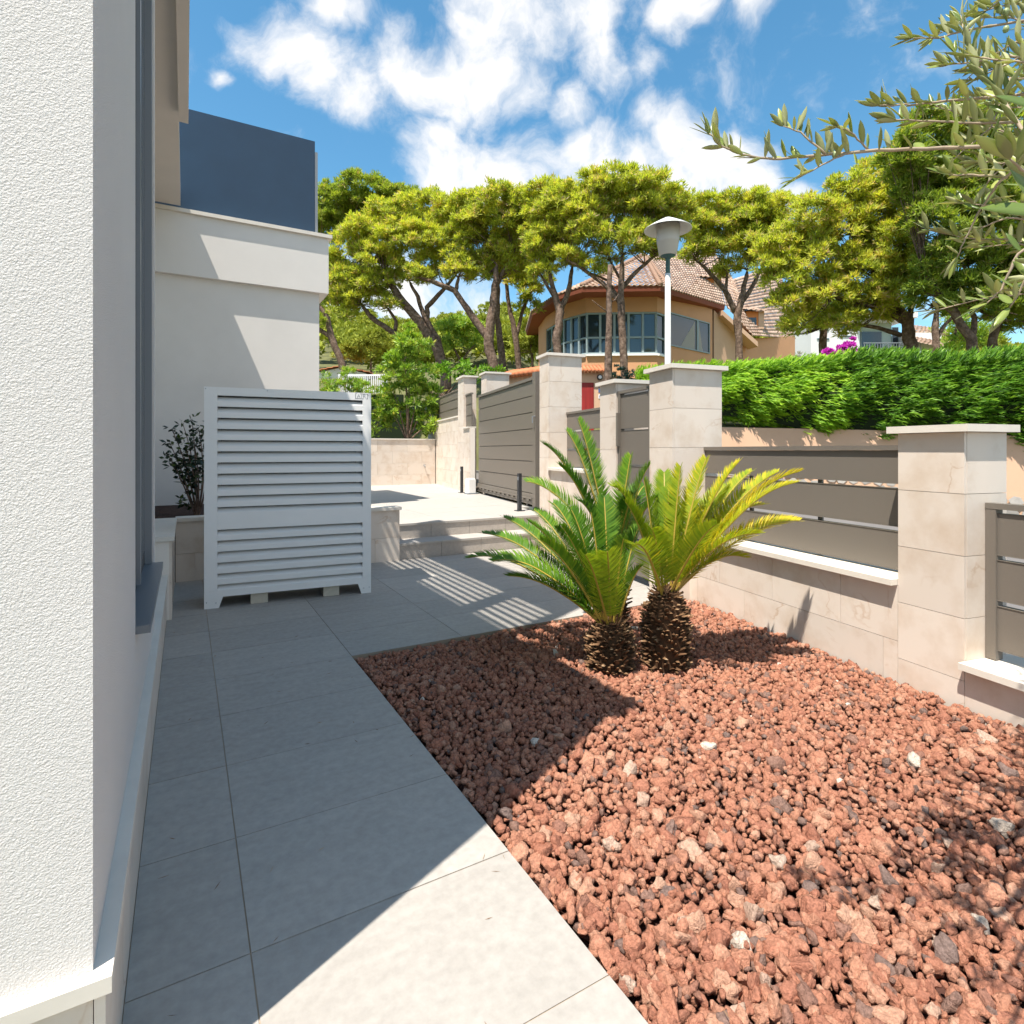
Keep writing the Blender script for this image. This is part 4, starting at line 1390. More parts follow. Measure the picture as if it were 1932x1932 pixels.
# ------------------------------------------------------------------ street lamp
def build_lamp():
    c = at(1260, HOR, 9.0); x, y = c.x, c.y
    t = thing('street_lamp', 'street lamp with a pale hat-shaped shade on a slim pole', 'street lamp', (x, y, .2))
    z0 = .02
    m = MB(); m.lathe((x, y), [(.0, z0), (.10, z0), (.10, z0 + .25), (.055, z0 + .32), (.05, 2.5), (.042, 4.28), (.0, 4.28)], 20); part('pole', m, 'lamp_grey', t, True)
    m = MB(); m.lathe((x, y), [(.036, 4.281), (.034, 4.50), (.05, 4.53), (.115, 4.555), (.115, 4.57), (0, 4.571)], 20); part('neck', m, 'lamp_green', t, True)
    mm = M('lamp_cup', (0.80, 0.73, 0.62), rough=.35, spec=.5)
    nt = mm.node_tree
    b = nt.nodes['Principled BSDF']
    b.inputs['Transmission Weight'].default_value = .35
    m = MB(); m.lathe((x, y), [(.118, 4.560), (.138, 4.585), (.166, 4.76), (.172, 4.77), (.172, 4.785), (.188, 5.03), (.182, 5.03), (.162, 4.77), (.131, 4.585)], 28); part('diffuser', m, 'lamp_cup', t, True)
    m = MB(); m.lathe((x, y), [(.0, 5.16), (.05, 5.155), (.11, 5.125), (.20, 5.075), (.29, 5.025), (.362, 4.978), (.366, 4.970), (.358, 4.968), (.29, 5.008), (.20, 5.05), (.17, 5.06), (0, 5.065)], 32); part('shade', m, 'lamp_grey', t, True)
    m = MB(); m.lathe((x, y), [(.0, 4.572), (.07, 4.575), (.085, 4.66), (.06, 4.76), (.03, 4.80), (0, 4.805)], 16); part('lamp_holder', m, 'lamp_green', t, True)


build_lamp()


# ------------------------------------------------------------------ tiled roofs
def tiled(rows_fn, n_rows, tile_w, lift=.06, crest=.045):
    """rows_fn(f) -> (left, right, normal) of the roof line at slope fraction f"""
    Vs, Fs, As = [], [], []
    base = 0
    for i in range(n_rows):
        l0, r0, nrm = rows_fn(i / n_rows); l1, r1, _ = rows_fn((i + 1) / n_rows)
        w = (r0 - l0).length
        n = max(1, round(w / tile_w))
        k = n * 6 + 1
        jit = rng.uniform(0, 1, n + 1)
        u = np.linspace(0, 1, k)
        ph = (u * n) % 1.0
        h = np.where(ph < .6, np.sin(ph / .6 * math.pi), -.25 * np.sin((ph - .6) / .4 * math.pi)) * crest
        L0, R0, L1, R1, Nn = (np.array(q) for q in (l0, r0, l1, r1, nrm))
        lo = L0 + np.outer(u, R0 - L0) + np.outer(h + lift, Nn)
        hi = L1 + np.outer(u, R1 - L1) + np.outer(h * .9, Nn)
        drop = lo - np.outer(np.full(k, lift * .9), Nn)
        V = np.concatenate([drop, lo, hi])
        a = np.arange(k - 1)
        F = np.concatenate([np.stack([a, a + 1, a + 1 + k, a + k], 1), np.stack([a + k, a + 1 + k, a + 1 + 2 * k, a + 2 * k], 1)])
        t = jit[np.clip((u * n).astype(int), 0, n)]
        Vs.append(V); Fs.append(F + base); As.append(np.tile(t, 3)); base += len(V)
    return np.concatenate(Vs), np.concatenate(Fs), np.concatenate(As)


def roof_quad(a, b, c, d, tile_w=.27, row=.36):
    """a-b along the eave, d-c along the ridge"""
    nrm = (b - a).cross(d - a).normalized()
    if nrm.z < 0: nrm = -nrm
    n = max(2, int(((d - a).length + (c - b).length) / 2 / row))
    return tiled(lambda f: (a.lerp(d, f), b.lerp(c, f), nrm), n, tile_w)


def build_pink_house():
    t = thing('pink_house', 'peach house with a bow window and a tiled roof behind the pines', 'house', at(1200, 700, 30))
    zt, zw1, zw0 = 9.30, 8.30, 6.22
    # plan of the bow, left to right: (px, D)
    plan = [(1016, 35), (1030, 32.2), (1062, 29.6), (1106, 28.2), (1240, 28.0), (1257, 28.7), (1344, 31.6)]
    P = [at(px, HOR, D) for px, D in plan]
    zg = 4.0

    def wall(i, j, z0, z1, mat, name='wall', push=0.0, parent=t):
        A, B = P[i], P[j]
        d = (B - A).normalized(); out = Vector((d.y, -d.x, 0))
        if out.dot(-A) < 0: out = -out
        m = MB()
        th = -out * .25
        m.obox(Vector((A.x, A.y, z0)) + out * push, B - A, th, Vector((0, 0, z1 - z0)))
        return part(name, m, mat, parent)

    for i in range(6):
        wall(i, i + 1, zg, zw0 - .08 if 1 <= i <= 4 else zt, 'peach')
        if 1 <= i <= 4:
            wall(i, i + 1, zw1, zt, 'peach')
            wall(i, i + 1, zw0 - .079, zw0 + .02, 'white_paint', 'sill', .12)
    # bow glazing: each face has its window with frame bars and panes
    for i, cols in ((1, 3), (2, 3), (3, 5), (4, 1)):
        A, B = P[i], P[i + 1]
        d = (B - A); Ln = d.length; d.normalize(); out = Vector((d.y, -d.x, 0))
        if out.dot(-A) < 0: out = -out
        w = MB()
        fw = .055
        xs = [k / cols * Ln for k in range(cols + 1)]
        zm = zw0 + .80
        for k, x in enumerate(xs):
            x0 = max(0, x - fw); x1 = min(Ln, x + fw)
            w.obox(Vector((A.x, A.y, zw0 + .021)) + d * x0 - out * .13, d * (x1 - x0), out * .10, Vector((0, 0, zw1 - zw0 - .022)))
        for z in (zw0 + .022, zm, zw1 - .09):
            w.obox(Vector((A.x, A.y, z)) - out * .125, d * Ln, out * .09, Vector((0, 0, .085)))
        win = part('window', w, 'window_frame', t)
        for k in range(cols):
            for (za, zb) in ((zw0 + .10, zm), (zm + .085, zw1 - .09)):
                g = MB(); g.obox(Vector((A.x, A.y, za)) + d * (xs[k] + fw) - out * .12, d * (xs[k + 1] - xs[k] - 2 * fw), -out * .01, Vector((0, 0, zb - za)))
                part('pane', g, 'house_glass', win)
    # ordinary window in the right-hand wall, with drawn curtains
    A, B = P[5], P[6]
    d = (B - A); Ln = d.length; d.normalize(); out = Vector((d.y, -d.x, 0))
    if out.dot(-A) < 0: out = -out

    def onw(x, z, q): return Vector((A.x, A.y, z)) + d * x + out * q
    x0, x1, za, zb = .25, Ln - .35, 6.85, 8.42
    w = MB()
    for (a, b, c, e) in ((x0, x1, za - .06, za), (x0, x1, zb, zb + .06), (x0, x0 + .06, za, zb), (x1 - .06, x1, za, zb), (x0 + (x1 - x0) * .66, x0 + (x1 - x0) * .70, za, zb)):
        w.obox(onw(a, c, .002), d * (b - a), out * .06, Vector((0, 0, e - c)))
    win = part('window', w, 'window_frame', t)
    g = MB(); g.obox(onw(x0 + .06, za, .004), d * (x1 - x0 - .12), out * .01, Vector((0, 0, zb - za))); part('pane', g, 'house_glass', win)
    cu = MB()
    f = lambda u, v: onw(x0 + .06 + (x1 - x0 - .12) * u, za + (zb - za) * v, .018)
    cu.add([f(.25, 0), f(.62, 0), f(.62, .95)], [(0, 1, 2)]); cu.add([f(.66, 0), f(.84, 0), f(.72, 1), f(.66, 1)], [(0, 1, 2, 3)])
    part('curtain', cu, 'curtain', win)
    # roof: hips over the bow, a big slope to the right, a low sweeping slope behind
    eave = [(992, 37.5), (1003, 32.0), (1050, 28.6), (1098, 27.2), (1246, 27.0), (1264, 27.6)]
    E = [at(px, HOR, D) for px, D in eave]
    ez = 9.26
    E = [Vector((p.x, p.y, ez)) for p in E]
    apx = at(1215, 482, 34.5)
    parts = []
    for a, b in zip(E, E[1:]):
        nrm = (b - a).cross(apx - a).normalized()
        if nrm.z < 0: nrm = -nrm
        top = apx
        n = int(((a - apx).length + (b - apx).length) / 2 / .36)
        parts.append(tiled(lambda f, a=a, b=b, nrm=nrm: (a.lerp(top, min(f, .985)), b.lerp(top, min(f, .985)), nrm), n, .27))
    e6 = at(1368, 577, 32.2)
    rd = at(1345, 472, 38.0)
    parts.append(roof_quad(E[5], e6, rd, apx))
    low = at(1420, 634, 33.0); far = at(1480, 585, 40)
    parts.append(roof_quad(low, at(1500, 640, 38), at(1470, 500, 44), at(1372, 530, 37)))
    parts.append(roof_quad(e6, low, at(1385, 532, 37), rd))
    V, F, A_ = join_np(parts)
    rf = put('roof', fast_mesh('roof', V, F, 'clay_tile', A_), t, label='pinkish clay tile roof')
    # ridge tiles along the hips
    for e in (E[3], E[4], E[5]):
        m = MB()
        for k in range(26):
            p0, p1 = e.lerp(apx, k / 27), e.lerp(apx, (k + 1.1) / 27)
            m.tube([p0 + Vector((0, 0, .10)), p1 + Vector((0, 0, .07))], [.13, .10], 8)
        part('ridge', m, 'clay_tile', rf, True)
    # red-painted soffit board under the eave
    for a, b in list(zip(E, E[1:])) + [(E[5], e6)]:
        m = MB()
        inn = Vector((apx.x - (a.x + b.x) / 2, apx.y - (a.y + b.y) / 2, 0)).normalized()
        m.add([a + Vector((0, 0, .07)), b + Vector((0, 0, .07)), b + inn * 1.5 - Vector((0, 0, .12)), a + inn * 1.5 - Vector((0, 0, .12)), a - Vector((0, 0, .22)) + inn * .05, b - Vector((0, 0, .22)) + inn * .05,
               b + inn * 1.5 - Vector((0, 0, .24)), a + inn * 1.5 - Vector((0, 0, .24))], [(0, 1, 5, 4), (4, 5, 6, 7)])
        part('eave_board', m, 'peach_soffit', t)
    # lit side wall and the lower wing
    m = MB()
    a, b = at(1347, HOR, 31.8), at(1400, HOR, 33.2)
    m.add([(a.x, a.y, zg), (b.x, b.y, zg), (b.x, b.y, 8.05), (a.x, a.y, 9.3), (a.x + 1, a.y + 3, zg), (b.x + 1, b.y + 3, zg), (b.x + 1, b.y + 3, 8.05), (a.x + 1, a.y + 3, 9.3)],
          [(0, 1, 2, 3), (1, 5, 6, 2), (3, 2, 6, 7), (0, 3, 7, 4)])
    part('side_wall', m, 'peach_pale', t)
    m = MB()
    a, b = at(1400, HOR, 33.4), at(1500, HOR, 37)
    m.add([(a.x, a.y, zg), (b.x, b.y, zg), (b.x, b.y, 8.9), (a.x, a.y, 8.0), (a.x + 2, a.y + 4, zg), (b.x + 2, b.y + 4, zg), (b.x + 2, b.y + 4, 8.9), (a.x + 2, a.y + 4, 8.0)],
          [(0, 1, 2, 3), (1, 5, 6, 2), (3, 2, 6, 7), (0, 3, 7, 4)])
    part('wing_wall', m, 'peach', t)
    m = MB()
    a, b = at(1363, 585, 31.6), at(1430, 645, 32.6)
    m.obox(a, b - a, Vector((.3, .9, 0)), Vector((0, 0, -.28)))
    part('barge_board', m, 'peach_pale', t)
    # dormers let into the big slope
    for (px, py, D, w) in ((1338, 545, 33.4, 1.25), (1424, 606, 34.5, 1.0)):
        c = at(px, py, D)
        dx = Vector((C_, -S_, 0)); dy = Vector((S_, C_, 0))
        dm = MB(); dm.obox(c - dx * w / 2 + dy * .02 + Vector((0, 0, -.45)), dx * w, dy * 2.0, Vector((0, 0, 1.05)))
        dd = part('dormer', dm, 'ochre_paint', t)
        m2 = MB(); m2.obox(c + dx * (w * .22) - dy * .02 + Vector((0, 0, -.45)), dx * (w * .34), dy * 2, Vector((0, 0, 1.05))); part('dormer_cheek', m2, 'peach_pale', dd)
        m2 = MB(); m2.obox(c - dx * (w * .40) - dy * .004 + Vector((0, 0, -.40)), dx * (w * .5), dy * .02, Vector((0, 0, .62))); part('dormer_pane', m2, 'house_glass', dd)
        V, F, A_ = roof_quad(c - dx * (w * .75) - dy * .35 + Vector((0, 0, .62)), c + dx * (w * .72) - dy * .35 + Vector((0, 0, .50)), c + dx * (w * .72) + dy * 2.2 + Vector((0, 0, 1.35)), c - dx * (w * .75) + dy * 2.2 + Vector((0, 0, 1.45)))
        put('dormer_roof', fast_mesh('dormer_roof', V, F, 'clay_tile', A_), dd)


build_pink_house()


def build_gatehouse():
    D = 16.2
    t = thing('gate_porch', 'small peach gate porch with red door and clay tile coping across the street', 'porch', at(1110, 780, D))
    dx = Vector((C_, -S_, 0)); dy = Vector((S_, C_, 0))
    A = at(1080, HOR, D); A = Vector((A.x, A.y, 0))
    w = (1143 - 1080) / FOC * D

    def Z(py): return CAM_H + (HOR - py) / FOC * D
    zt = Z(702)
    m = MB(); m.obox(A + Vector((0, 0, .2)), dx * w, dy * .5, Vector((0, 0, zt - .2))); part('wall', m, 'peach_pale', t)
    xa = (1096 - 1080) / FOC * D; xb = (1120 - 1080) / FOC * D
    m = MB(); m.obox(A + dx * xa - dy * .02 + Vector((0, 0, .3)), dx * (xb - xa), dy * .018, Vector((0, 0, Z(722) - .3))); part('door', m, 'door_red', t)
    # coping of half-round clay tiles, each its own piece
    n = 9
    for k in range(n):
        c = A + dx * (w * (k + .5) / n) + Vector((0, 0, zt + .04))
        mm = MB(); mm.tube([c - dy * .18 + Vector((0, 0, -.03)), c + dy * .6 + Vector((0, 0, .22))], [w / n * .52, w / n * .46], 8); part('coping_tile', mm, 'red_tile', t, True)
    # round wall lamp
    c = A + dx * ((1131.5 - 1080) / FOC * D) + Vector((0, 0, Z(712)))
    m = MB(); m.tube([c - dy * .06, c - dy * .001], [.075, .085], 16); lp = part('wall_lamp', m, 'dark_metal', t)
    m = MB(); m.tube([c - dy * .09, c - dy * .061], [.045, .055], 14); part('globe', m, 'white_paint', lp)
    # name and number plaques
    for (py, h, mat) in ((727, 8, 'sign_blue'), (737, 7, 'sign_blue'), (748, 8, 'white_paint')):
        c = A + dx * ((1129 - 1080) / FOC * D) - dy * .012 + Vector((0, 0, Z(py + h / 2)))
        m = MB(); m.obox(c, dx * .10, dy * .011, Vector((0, 0, h / FOC * D))); part('plaque', m, mat, t)
    c = A + dx * ((1130.2 - 1080) / FOC * D) - dy * .0145 + Vector((0, 0, Z(750.5)))
    cu = bpy.data.curves.new('number', 'FONT'); cu.body = '8'; cu.size = .10; cu.extrude = .0005
    tmp = bpy.data.objects.new('number_text', cu); col.objects.link(tmp)
    me = bpy.data.meshes.new_from_object(tmp.evaluated_get(bpy.context.evaluated_depsgraph_get()))
    bpy.data.objects.remove(tmp)
    me.transform(Matrix.Translation(c) @ Matrix(((dx.x, 0, -dy.x, 0), (dx.y, 0, -dy.y, 0), (0, 1, 0, 0), (0, 0, 0, 1))))
    me.materials.clear(); me.materials.append(MATS['sign_blue'])
    put('number', me, t)
    # garden wall with a tile coping to the left of the tall pillar
    t = thing('tiled_wall', 'garden wall with orange clay tile coping showing above the sliding gate', 'wall', at(990, 740, 20))
    a, b = at(945, HOR, 20.5), at(1030, HOR, 19)
    d = (b - a); L_ = d.length; d.normalize(); out = Vector((d.y, -d.x, 0))
    zz = lambda py: CAM_H + (HOR - py) / FOC * 19.7
    m = MB(); m.obox(Vector((a.x, a.y, .3)), d * L_, -out * .4, Vector((0, 0, zz(706) - .3))); part('wall', m, 'peach_pale', t)
    n = 10
    for k in range(n):
        c = Vector((a.x, a.y, zz(704))) + d * (L_ * (k + .5) / n)
        mm = MB(); mm.tube([c + out * .2 + Vector((0, 0, -.05)), c - out * .6 + Vector((0, 0, .20))], [L_ / n * .50, L_ / n * .45], 8); part('coping_tile', mm, 'red_tile', t, True)


build_gatehouse()


def build_white_house():
    D = 48
    t = thing('white_house', 'white modern house with a balcony glimpsed between the right-hand pine trunks', 'house', at(1650, 690, D))
    dx = Vector((C_, -S_, 0)); dy = Vector((S_, C_, 0))

    def bx(name, mat, x0, x1, y0, y1, q0, q1, parent=t, Dd=D):
        """pixel rectangle at depth Dd, q0..q1 metres behind"""
        a = at(x0, y1, Dd)
        w = (x1 - x0) / FOC * Dd; h = (y1 - y0) / FOC * Dd
        m = MB(); m.obox(a + dy * q0, dx * w, dy * (q1 - q0), Vector((0, 0, h)))
        return part(name, m, mat, parent)
    bx('wall', 'white_wall', 1530, 1622, 602, 706, 0, 6)
    bx('balcony_wall', 'pale_green_wall', 1622, 1700, 604, 668, 1.2, 6)
    bx('slab', 'white_wall', 1622, 1735, 664, 672, -.6, 3)
    bx('ground_storey', 'peach_pale', 1622, 1760, 672, 710, .3, 6)
    bx('roof', 'white_wall', 1610, 1716, 594, 604, -1.0, 7)
    bx('right_wall', 'white_wall', 1716, 1790, 624, 700, .8, 7)
    for (x0, x1, y0, y1) in ((1545, 1563, 614, 624), (1584, 1606, 610, 620), (1541, 1564, 638, 641), (1582, 1606, 633, 636), (1628, 1638, 615, 640), (1640, 1680, 620, 663), (1722, 1745, 632, 650), (1700, 1712, 612, 650)):
        q = -.06 if x1 < 1622 else 1.1
        if x0 >= 1716: q = .74
        w = bx('window', 'window_frame', x0, x1, y0, y1, q, q + .055)
        bx('pane', 'house_glass', x0 + 1, x1 - 1, y0 + 1, y1 - 1, q - .02, q - .001, parent=w)
    for k in range(22):
        x = 1623 + 5 * k
        bx('baluster', 'grey_metal', x, x + .8, 650, 664, -.55, -.52)
    bx('handrail', 'grey_metal', 1622, 1732, 648.5, 650, -.57, -.50)
    V, F, A_ = roof_quad(at(1700, 640, D - 1), at(1800, 660, D - 1), at(1790, 622, D + 6), at(1715, 612, D + 6), .35, .45)
    put('lean_to_roof', fast_mesh('lean_to_roof', V, F, 'clay_tile', A_), t)
    # satellite dish
    c = at(1782, 662, 34)
    t2 = thing('satellite_dish', 'round white satellite dish beside the white house', 'satellite dish', c)
    m = MB(); nrm = (Vector((0, 0, CAM_H)) - c).normalized() + Vector((.2, 0, .25)); nrm.normalize()
    m.tube([c + nrm * .12, c + nrm * .05, c, c - nrm * .03], [.30, .27, .18, .03], 20, cap=False); part('reflector', m, 'white_paint', t2, True)
    m = MB(); m.tube([c, Vector((c.x + .05, c.y + .3, c.z - .5)), Vector((c.x + .05, c.y + .3, hill(34, 1782) - .2))], [.03] * 3, 6); part('mast', m, 'grey_metal', t2)
    # small gable at the right and small house at the left
    for lab, D2, x0, x1, yr, ye, yb in (('small peach gable with tile roof above the right end of the hedge', 30, 1868, 1985, 664, 678, 705), ('small white house with red tile roof beyond the left shrubs', 44, 592, 690, 694, 704, 735)):
        h = thing('small_house', lab, 'house', at((x0 + x1) / 2, yb, D2))
        A, B = at(x0, ye, D2), at(x1, ye, D2); Rg = at((x0 + x1) / 2, yr, D2)
        z0 = hill(D2, (x0 + x1) / 2) - .3
        m = MB(); bk = dy * 5
        m.add([(A.x, A.y, z0), (B.x, B.y, z0), B, Rg, A] + [Vector(p) + bk for p in ((A.x, A.y, z0), (B.x, B.y, z0), B, Rg, A)], [(0, 1, 2, 3, 4), (1, 6, 7, 2), (0, 4, 9, 5)])
        part('wall', m, 'peach' if x0 > 1000 else 'white_wall', h)
        for (p, q) in ((A, Rg), (B, Rg)):
            e = p + (p - Rg) * .15 - dy * .3
            V, F, A_ = roof_quad(e, e + dy * 5.6, Rg - dy * .3 + dy * 5.6, Rg - dy * .3, .3, .4)
            r = put('roof', fast_mesh('roof', V + np.array([0, 0, .08]), F, 'clay_tile', A_), h)
            if x0 < 1000: r.data.materials[0] = MATS['red_tile']


build_white_house()
# ------------------------------------------------------------------ hedges across the street
def lerp_tab(tab, x):
    for a, b in zip(tab, tab[1:]):
        if x <= b[0]:
            t = max(0.0, (x - a[0]) / (b[0] - a[0]))
            return a[1] + (b[1] - a[1]) * t
    return tab[-1][1]


H_TOP = [(1100, 712), (1200, 706), (1300, 700), (1362, 698), (1480, 690), (1560, 684), (1620, 676), (1700, 680), (1800, 686), (1900, 676), (2100, 660), (2500, 640)]
H_BOT = [(1100, 750), (1362, 792), (1450, 802), (1540, 826), (1650, 836), (1720, 838), (1830, 846), (1900, 850), (1960, 862), (2500, 900)]


def hedge(label, p0, p1, n, mat, lean, seedval, core_mat):
    t = thing('hedge', label, 'hedge', bpt((p0 + p1) / 2, bound((p0 + p1) / 2)[1]), 'clipped hedges across the street')
    P, Dv, val = [], [], []
    right = np.array([C_, -S_, 0]); fwd = np.array([S_, C_, 0])
    for i in range(n):
        px = rng.uniform(p0, p1)
        Db, _ = bound(px)
        yt, yb = lerp_tab(H_TOP, px), lerp_tab(H_BOT, px)
        if rng.random() < .22:       # top surface
            D = Db + rng.uniform(-.15, 1.2); py = HOR - (HOR - yt) * Db / D * 1.0 + rng.normal() * 2
            out = np.array([0, 0, 1.0]) - fwd * .3
        else:
            f = rng.random()
            py = yt + (yb - yt) * f
            bul = .42 * math.sin(math.pi * min(1, f * .9 + .1)) + .10 * math.sin(px * .05 + f * 7) + .06 * math.sin(px * .17 - f * 11)
            D = Db + .16 - bul + rng.uniform(0, .34)
            out = -fwd * .75 + np.array([0, 0, .25 - .25 * f])
        p = at(px, py, D)
        P.append(p[:])
        d = out + right * lean[0] + np.array([0, 0, lean[1]]) + rng.normal(size=3) * .17
        Dv.append(d / np.linalg.norm(d))
        val.append(rng.uniform(.05, .85))
    P, Dv, val = np.array(P), np.array(Dv), np.array(val)
    # every spray: a stem line of three brushes so that it reads as a feathery frond
    parts = []
    for k in range(3):
        parts.append(blades(P + Dv * (.085 * k), Dv, .15 - .02 * k, .0165, 4, .20, np.clip(val + .10 * k, 0, 1), droop=.05, face=np.tile(-fwd * .7 + np.array([0, 0, .8]), (len(P), 1))))
    V, F, A = join_np(parts)
    put('foliage', fast_mesh('foliage', V, F, mat, A), t)
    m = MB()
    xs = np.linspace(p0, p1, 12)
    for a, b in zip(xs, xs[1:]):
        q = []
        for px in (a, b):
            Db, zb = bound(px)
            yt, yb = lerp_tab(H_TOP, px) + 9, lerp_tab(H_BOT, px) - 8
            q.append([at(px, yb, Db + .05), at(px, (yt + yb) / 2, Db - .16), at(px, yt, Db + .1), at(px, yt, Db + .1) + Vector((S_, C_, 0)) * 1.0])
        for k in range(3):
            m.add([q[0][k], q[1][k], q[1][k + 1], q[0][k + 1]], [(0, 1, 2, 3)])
    part('dark_core', m, core_mat, t)  # dark sheet added behind the sprays to block light through the gaps


M('shade_backing', (0.012, 0.022, 0.006), rough=1)  # near-black colour standing in for deep shade behind the leaves
hedge('bright green feathery hedge right behind the tall lamp pillar', 1345, 1592, 4200, 'hedge_bright', (.75, -.32), 1, 'shade_backing')
hedge('dark green feathery hedge behind the nearest pillar at the right', 1585, 2120, 7200, 'hedge_dark', (.55, -.10), 2, 'shade_backing')
hedge('low hedge tip with pale green sprays between the narrow gate and the lamp', 1196, 1348, 1800, 'hedge_bright', (.5, -.2), 3, 'shade_backing')


def shrub(label, D, lobes, mat, leaf=(.12, .035), clump=.22, tufts=18, nb=3, stems=None, group=None, base=None, cat='shrub', name='shrub', base_val=.5, depth=.8, stem_mat='bark', spread=.6, flowers=None):
    sc_ = D / FOC
    L = [(at(px, py, D + rng.uniform(-.3, .3) * rx * sc_), rx * sc_, rx * sc_ * depth, ry * sc_) for (px, py, rx, ry) in lobes]
    b = base or Vector((L[0][0].x, L[0][0].y, min(c.z - rz for c, _, _, rz in L)))
    t = thing(name, label, cat, b, group)
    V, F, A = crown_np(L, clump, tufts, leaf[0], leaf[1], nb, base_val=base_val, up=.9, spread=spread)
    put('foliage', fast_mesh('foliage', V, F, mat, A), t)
    m = MB()
    for (c, rx, ry, rz) in L:
        mid = b.lerp(c, .5) + Vector((random.uniform(-.1, .1), random.uniform(-.1, .1), 0))
        m.tube(bez(b - Vector((0, 0, .15)), mid, c, 6), [.03, .027, .022, .018, .012, .006], 5, cap=False)
    part('stems', m, stem_mat, t, smooth=True)
    if flowers:
        V, F, A = crown_np(L, clump * 1.6, 3, flowers[1], flowers[1] * .8, 2, up=.5)
        put('flowers', fast_mesh('flowers', V, F, flowers[0], A), t, kind='stuff')
    return t


def build_shrubs():
    g = 'shrubs behind the terrace wall'
    shrub('tall bright green leafy shrub right of the white cover, behind the terrace wall', 18.3,
          [(765, 800, 46, 24), (770, 750, 46, 36), (765, 700, 44, 36), (775, 660, 34, 28), (740, 780, 26, 36), (800, 760, 26, 40), (795, 700, 30, 30), (735, 720, 26, 34), (760, 632, 20, 16), (812, 800, 16, 22)],
          'shrub_green', (.17, .042), .26, 26, 4, group=g, base=at(768, 828, 18.3), spread=.5)
    shrub('light green flowering shrub above the right corner of the white cover', 17.7,
          [(640, 745, 34, 22), (680, 738, 28, 24), (612, 735, 20, 24), (700, 760, 20, 34), (650, 715, 26, 16), (712, 800, 14, 28), (690, 800, 20, 30), (640, 790, 30, 26), (608, 780, 24, 24), (665, 775, 26, 22)], 'shrub_green', (.14, .035), .22, 16, 4, group=g, base=at(660, 830, 17.7),
          flowers=('grey_leaf', .05))
    shrub('dark green rounded bushes behind the slim pillar', 20.5,
          [(800, 715, 30, 18), (840, 712, 34, 18), (880, 706, 32, 16), (920, 704, 26, 12), (780, 735, 22, 14)], 'hedge_dark', (.14, .05), .3, 18, 4, group=g, base=at(840, 740, 20.5))
    shrub('dark bluish bush behind the narrow gate pillar', 16.0, [(1168, 708, 16, 16), (1184, 706, 12, 16), (1160, 722, 12, 10)], 'net_green', (.07, .02), .16, 24, 4, base=at(1172, 735, 16))
    shrub('silvery pale shrub above the left part of the hedge', 13.8, [(1515, 678, 18, 15), (1540, 684, 16, 12), (1500, 690, 14, 10), (1558, 672, 12, 10)], 'grey_leaf', (.05, .014), .12, 22, 4, base=at(1525, 705, 13.8))
    shrub('magenta bougainvillea in bloom above the hedge', 12.6, [(1598, 664, 13, 12), (1586, 662, 9, 8), (1604, 650, 7, 10), (1562, 668, 6, 6)], 'magenta', (.06, .045), .10, 26, 4, base=at(1595, 695, 12.6), cat='flowers', name='bougainvillea')
    # pale railing seen through the shrubs
    t = thing('white_railing', 'white balustrade glimpsed through the shrubs above the white cover', 'railing', at(690, 738, 24))
    dx = Vector((C_, -S_, 0))
    for k in range(26):
        c = at(640 + 3.6 * k, 742, 24)
        m = MB(); m.tube([c, c + Vector((0, 0, .74))], [.022, .022], 6); part('baluster', m, 'white_paint', t)
    a, b = at(638, 709, 24), at(734, 709, 24)
    m = MB(); m.obox(a, b - a, Vector((S_, C_, 0)) * .08, Vector((0, 0, .06))); part('handrail', m, 'white_paint', t)
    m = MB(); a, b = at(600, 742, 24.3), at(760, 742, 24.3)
    m.obox(Vector((a.x, a.y, 1.2)), b - a, Vector((S_, C_, 0)) * .2, Vector((0, 0, a.z - 1.25))); part('plinth', m, 'shade_backing', t)  # coloured near-black for the dark shade behind the shrubs


build_shrubs()


# ------------------------------------------------------------------ dark-leaved shrub in the planter
def build_planter_shrub():
    D = 7.75
    base = at(372, 965, D); base.z = .60
    t = thing('planter_shrub', 'dark glossy-leaved shrub in the planter left of the white cover', 'shrub', base)
    m = MB()
    P, Dv = [], []
    for (px, py) in ((325, 812), (318, 860), (345, 800), (362, 790), (335, 835), (352, 850), (330, 880), (365, 830), (375, 810), (340, 945), (355, 900), (320, 835), (372, 870), (388, 800), (395, 840), (345, 870)):
        tip = at(px, py, D + random.uniform(-.25, .25))
        mid = base.lerp(tip, .5) + Vector((random.uniform(.0, .12), random.uniform(-.1, .1), random.uniform(0, .1)))
        path = bez(base - Vector((0, 0, .05)), mid, tip, 8)
        m.tube(path, [.014 - .0014 * i for i in range(8)], 5, cap=False)
        for k in range(4, 8):
            for _ in range(5):
                P.append((path[k] + Vector((random.uniform(-.05, .05), random.uniform(-.05, .05), random.uniform(-.05, .05))))[:])
                d = np.array([random.uniform(-1, 1), random.uniform(-1, 1), random.uniform(-.5, .8)]); Dv.append(d / np.linalg.norm(d))
    part('stems', m, 'bark', t, True)
    V, F, A = blades(np.array(P), np.array(Dv), .085, .040, 2, .5, rng.uniform(0, 1, len(P)) ** 2)
    put('foliage', fast_mesh('foliage', V, F, 'dark_leaf', A), t)


build_planter_shrub()


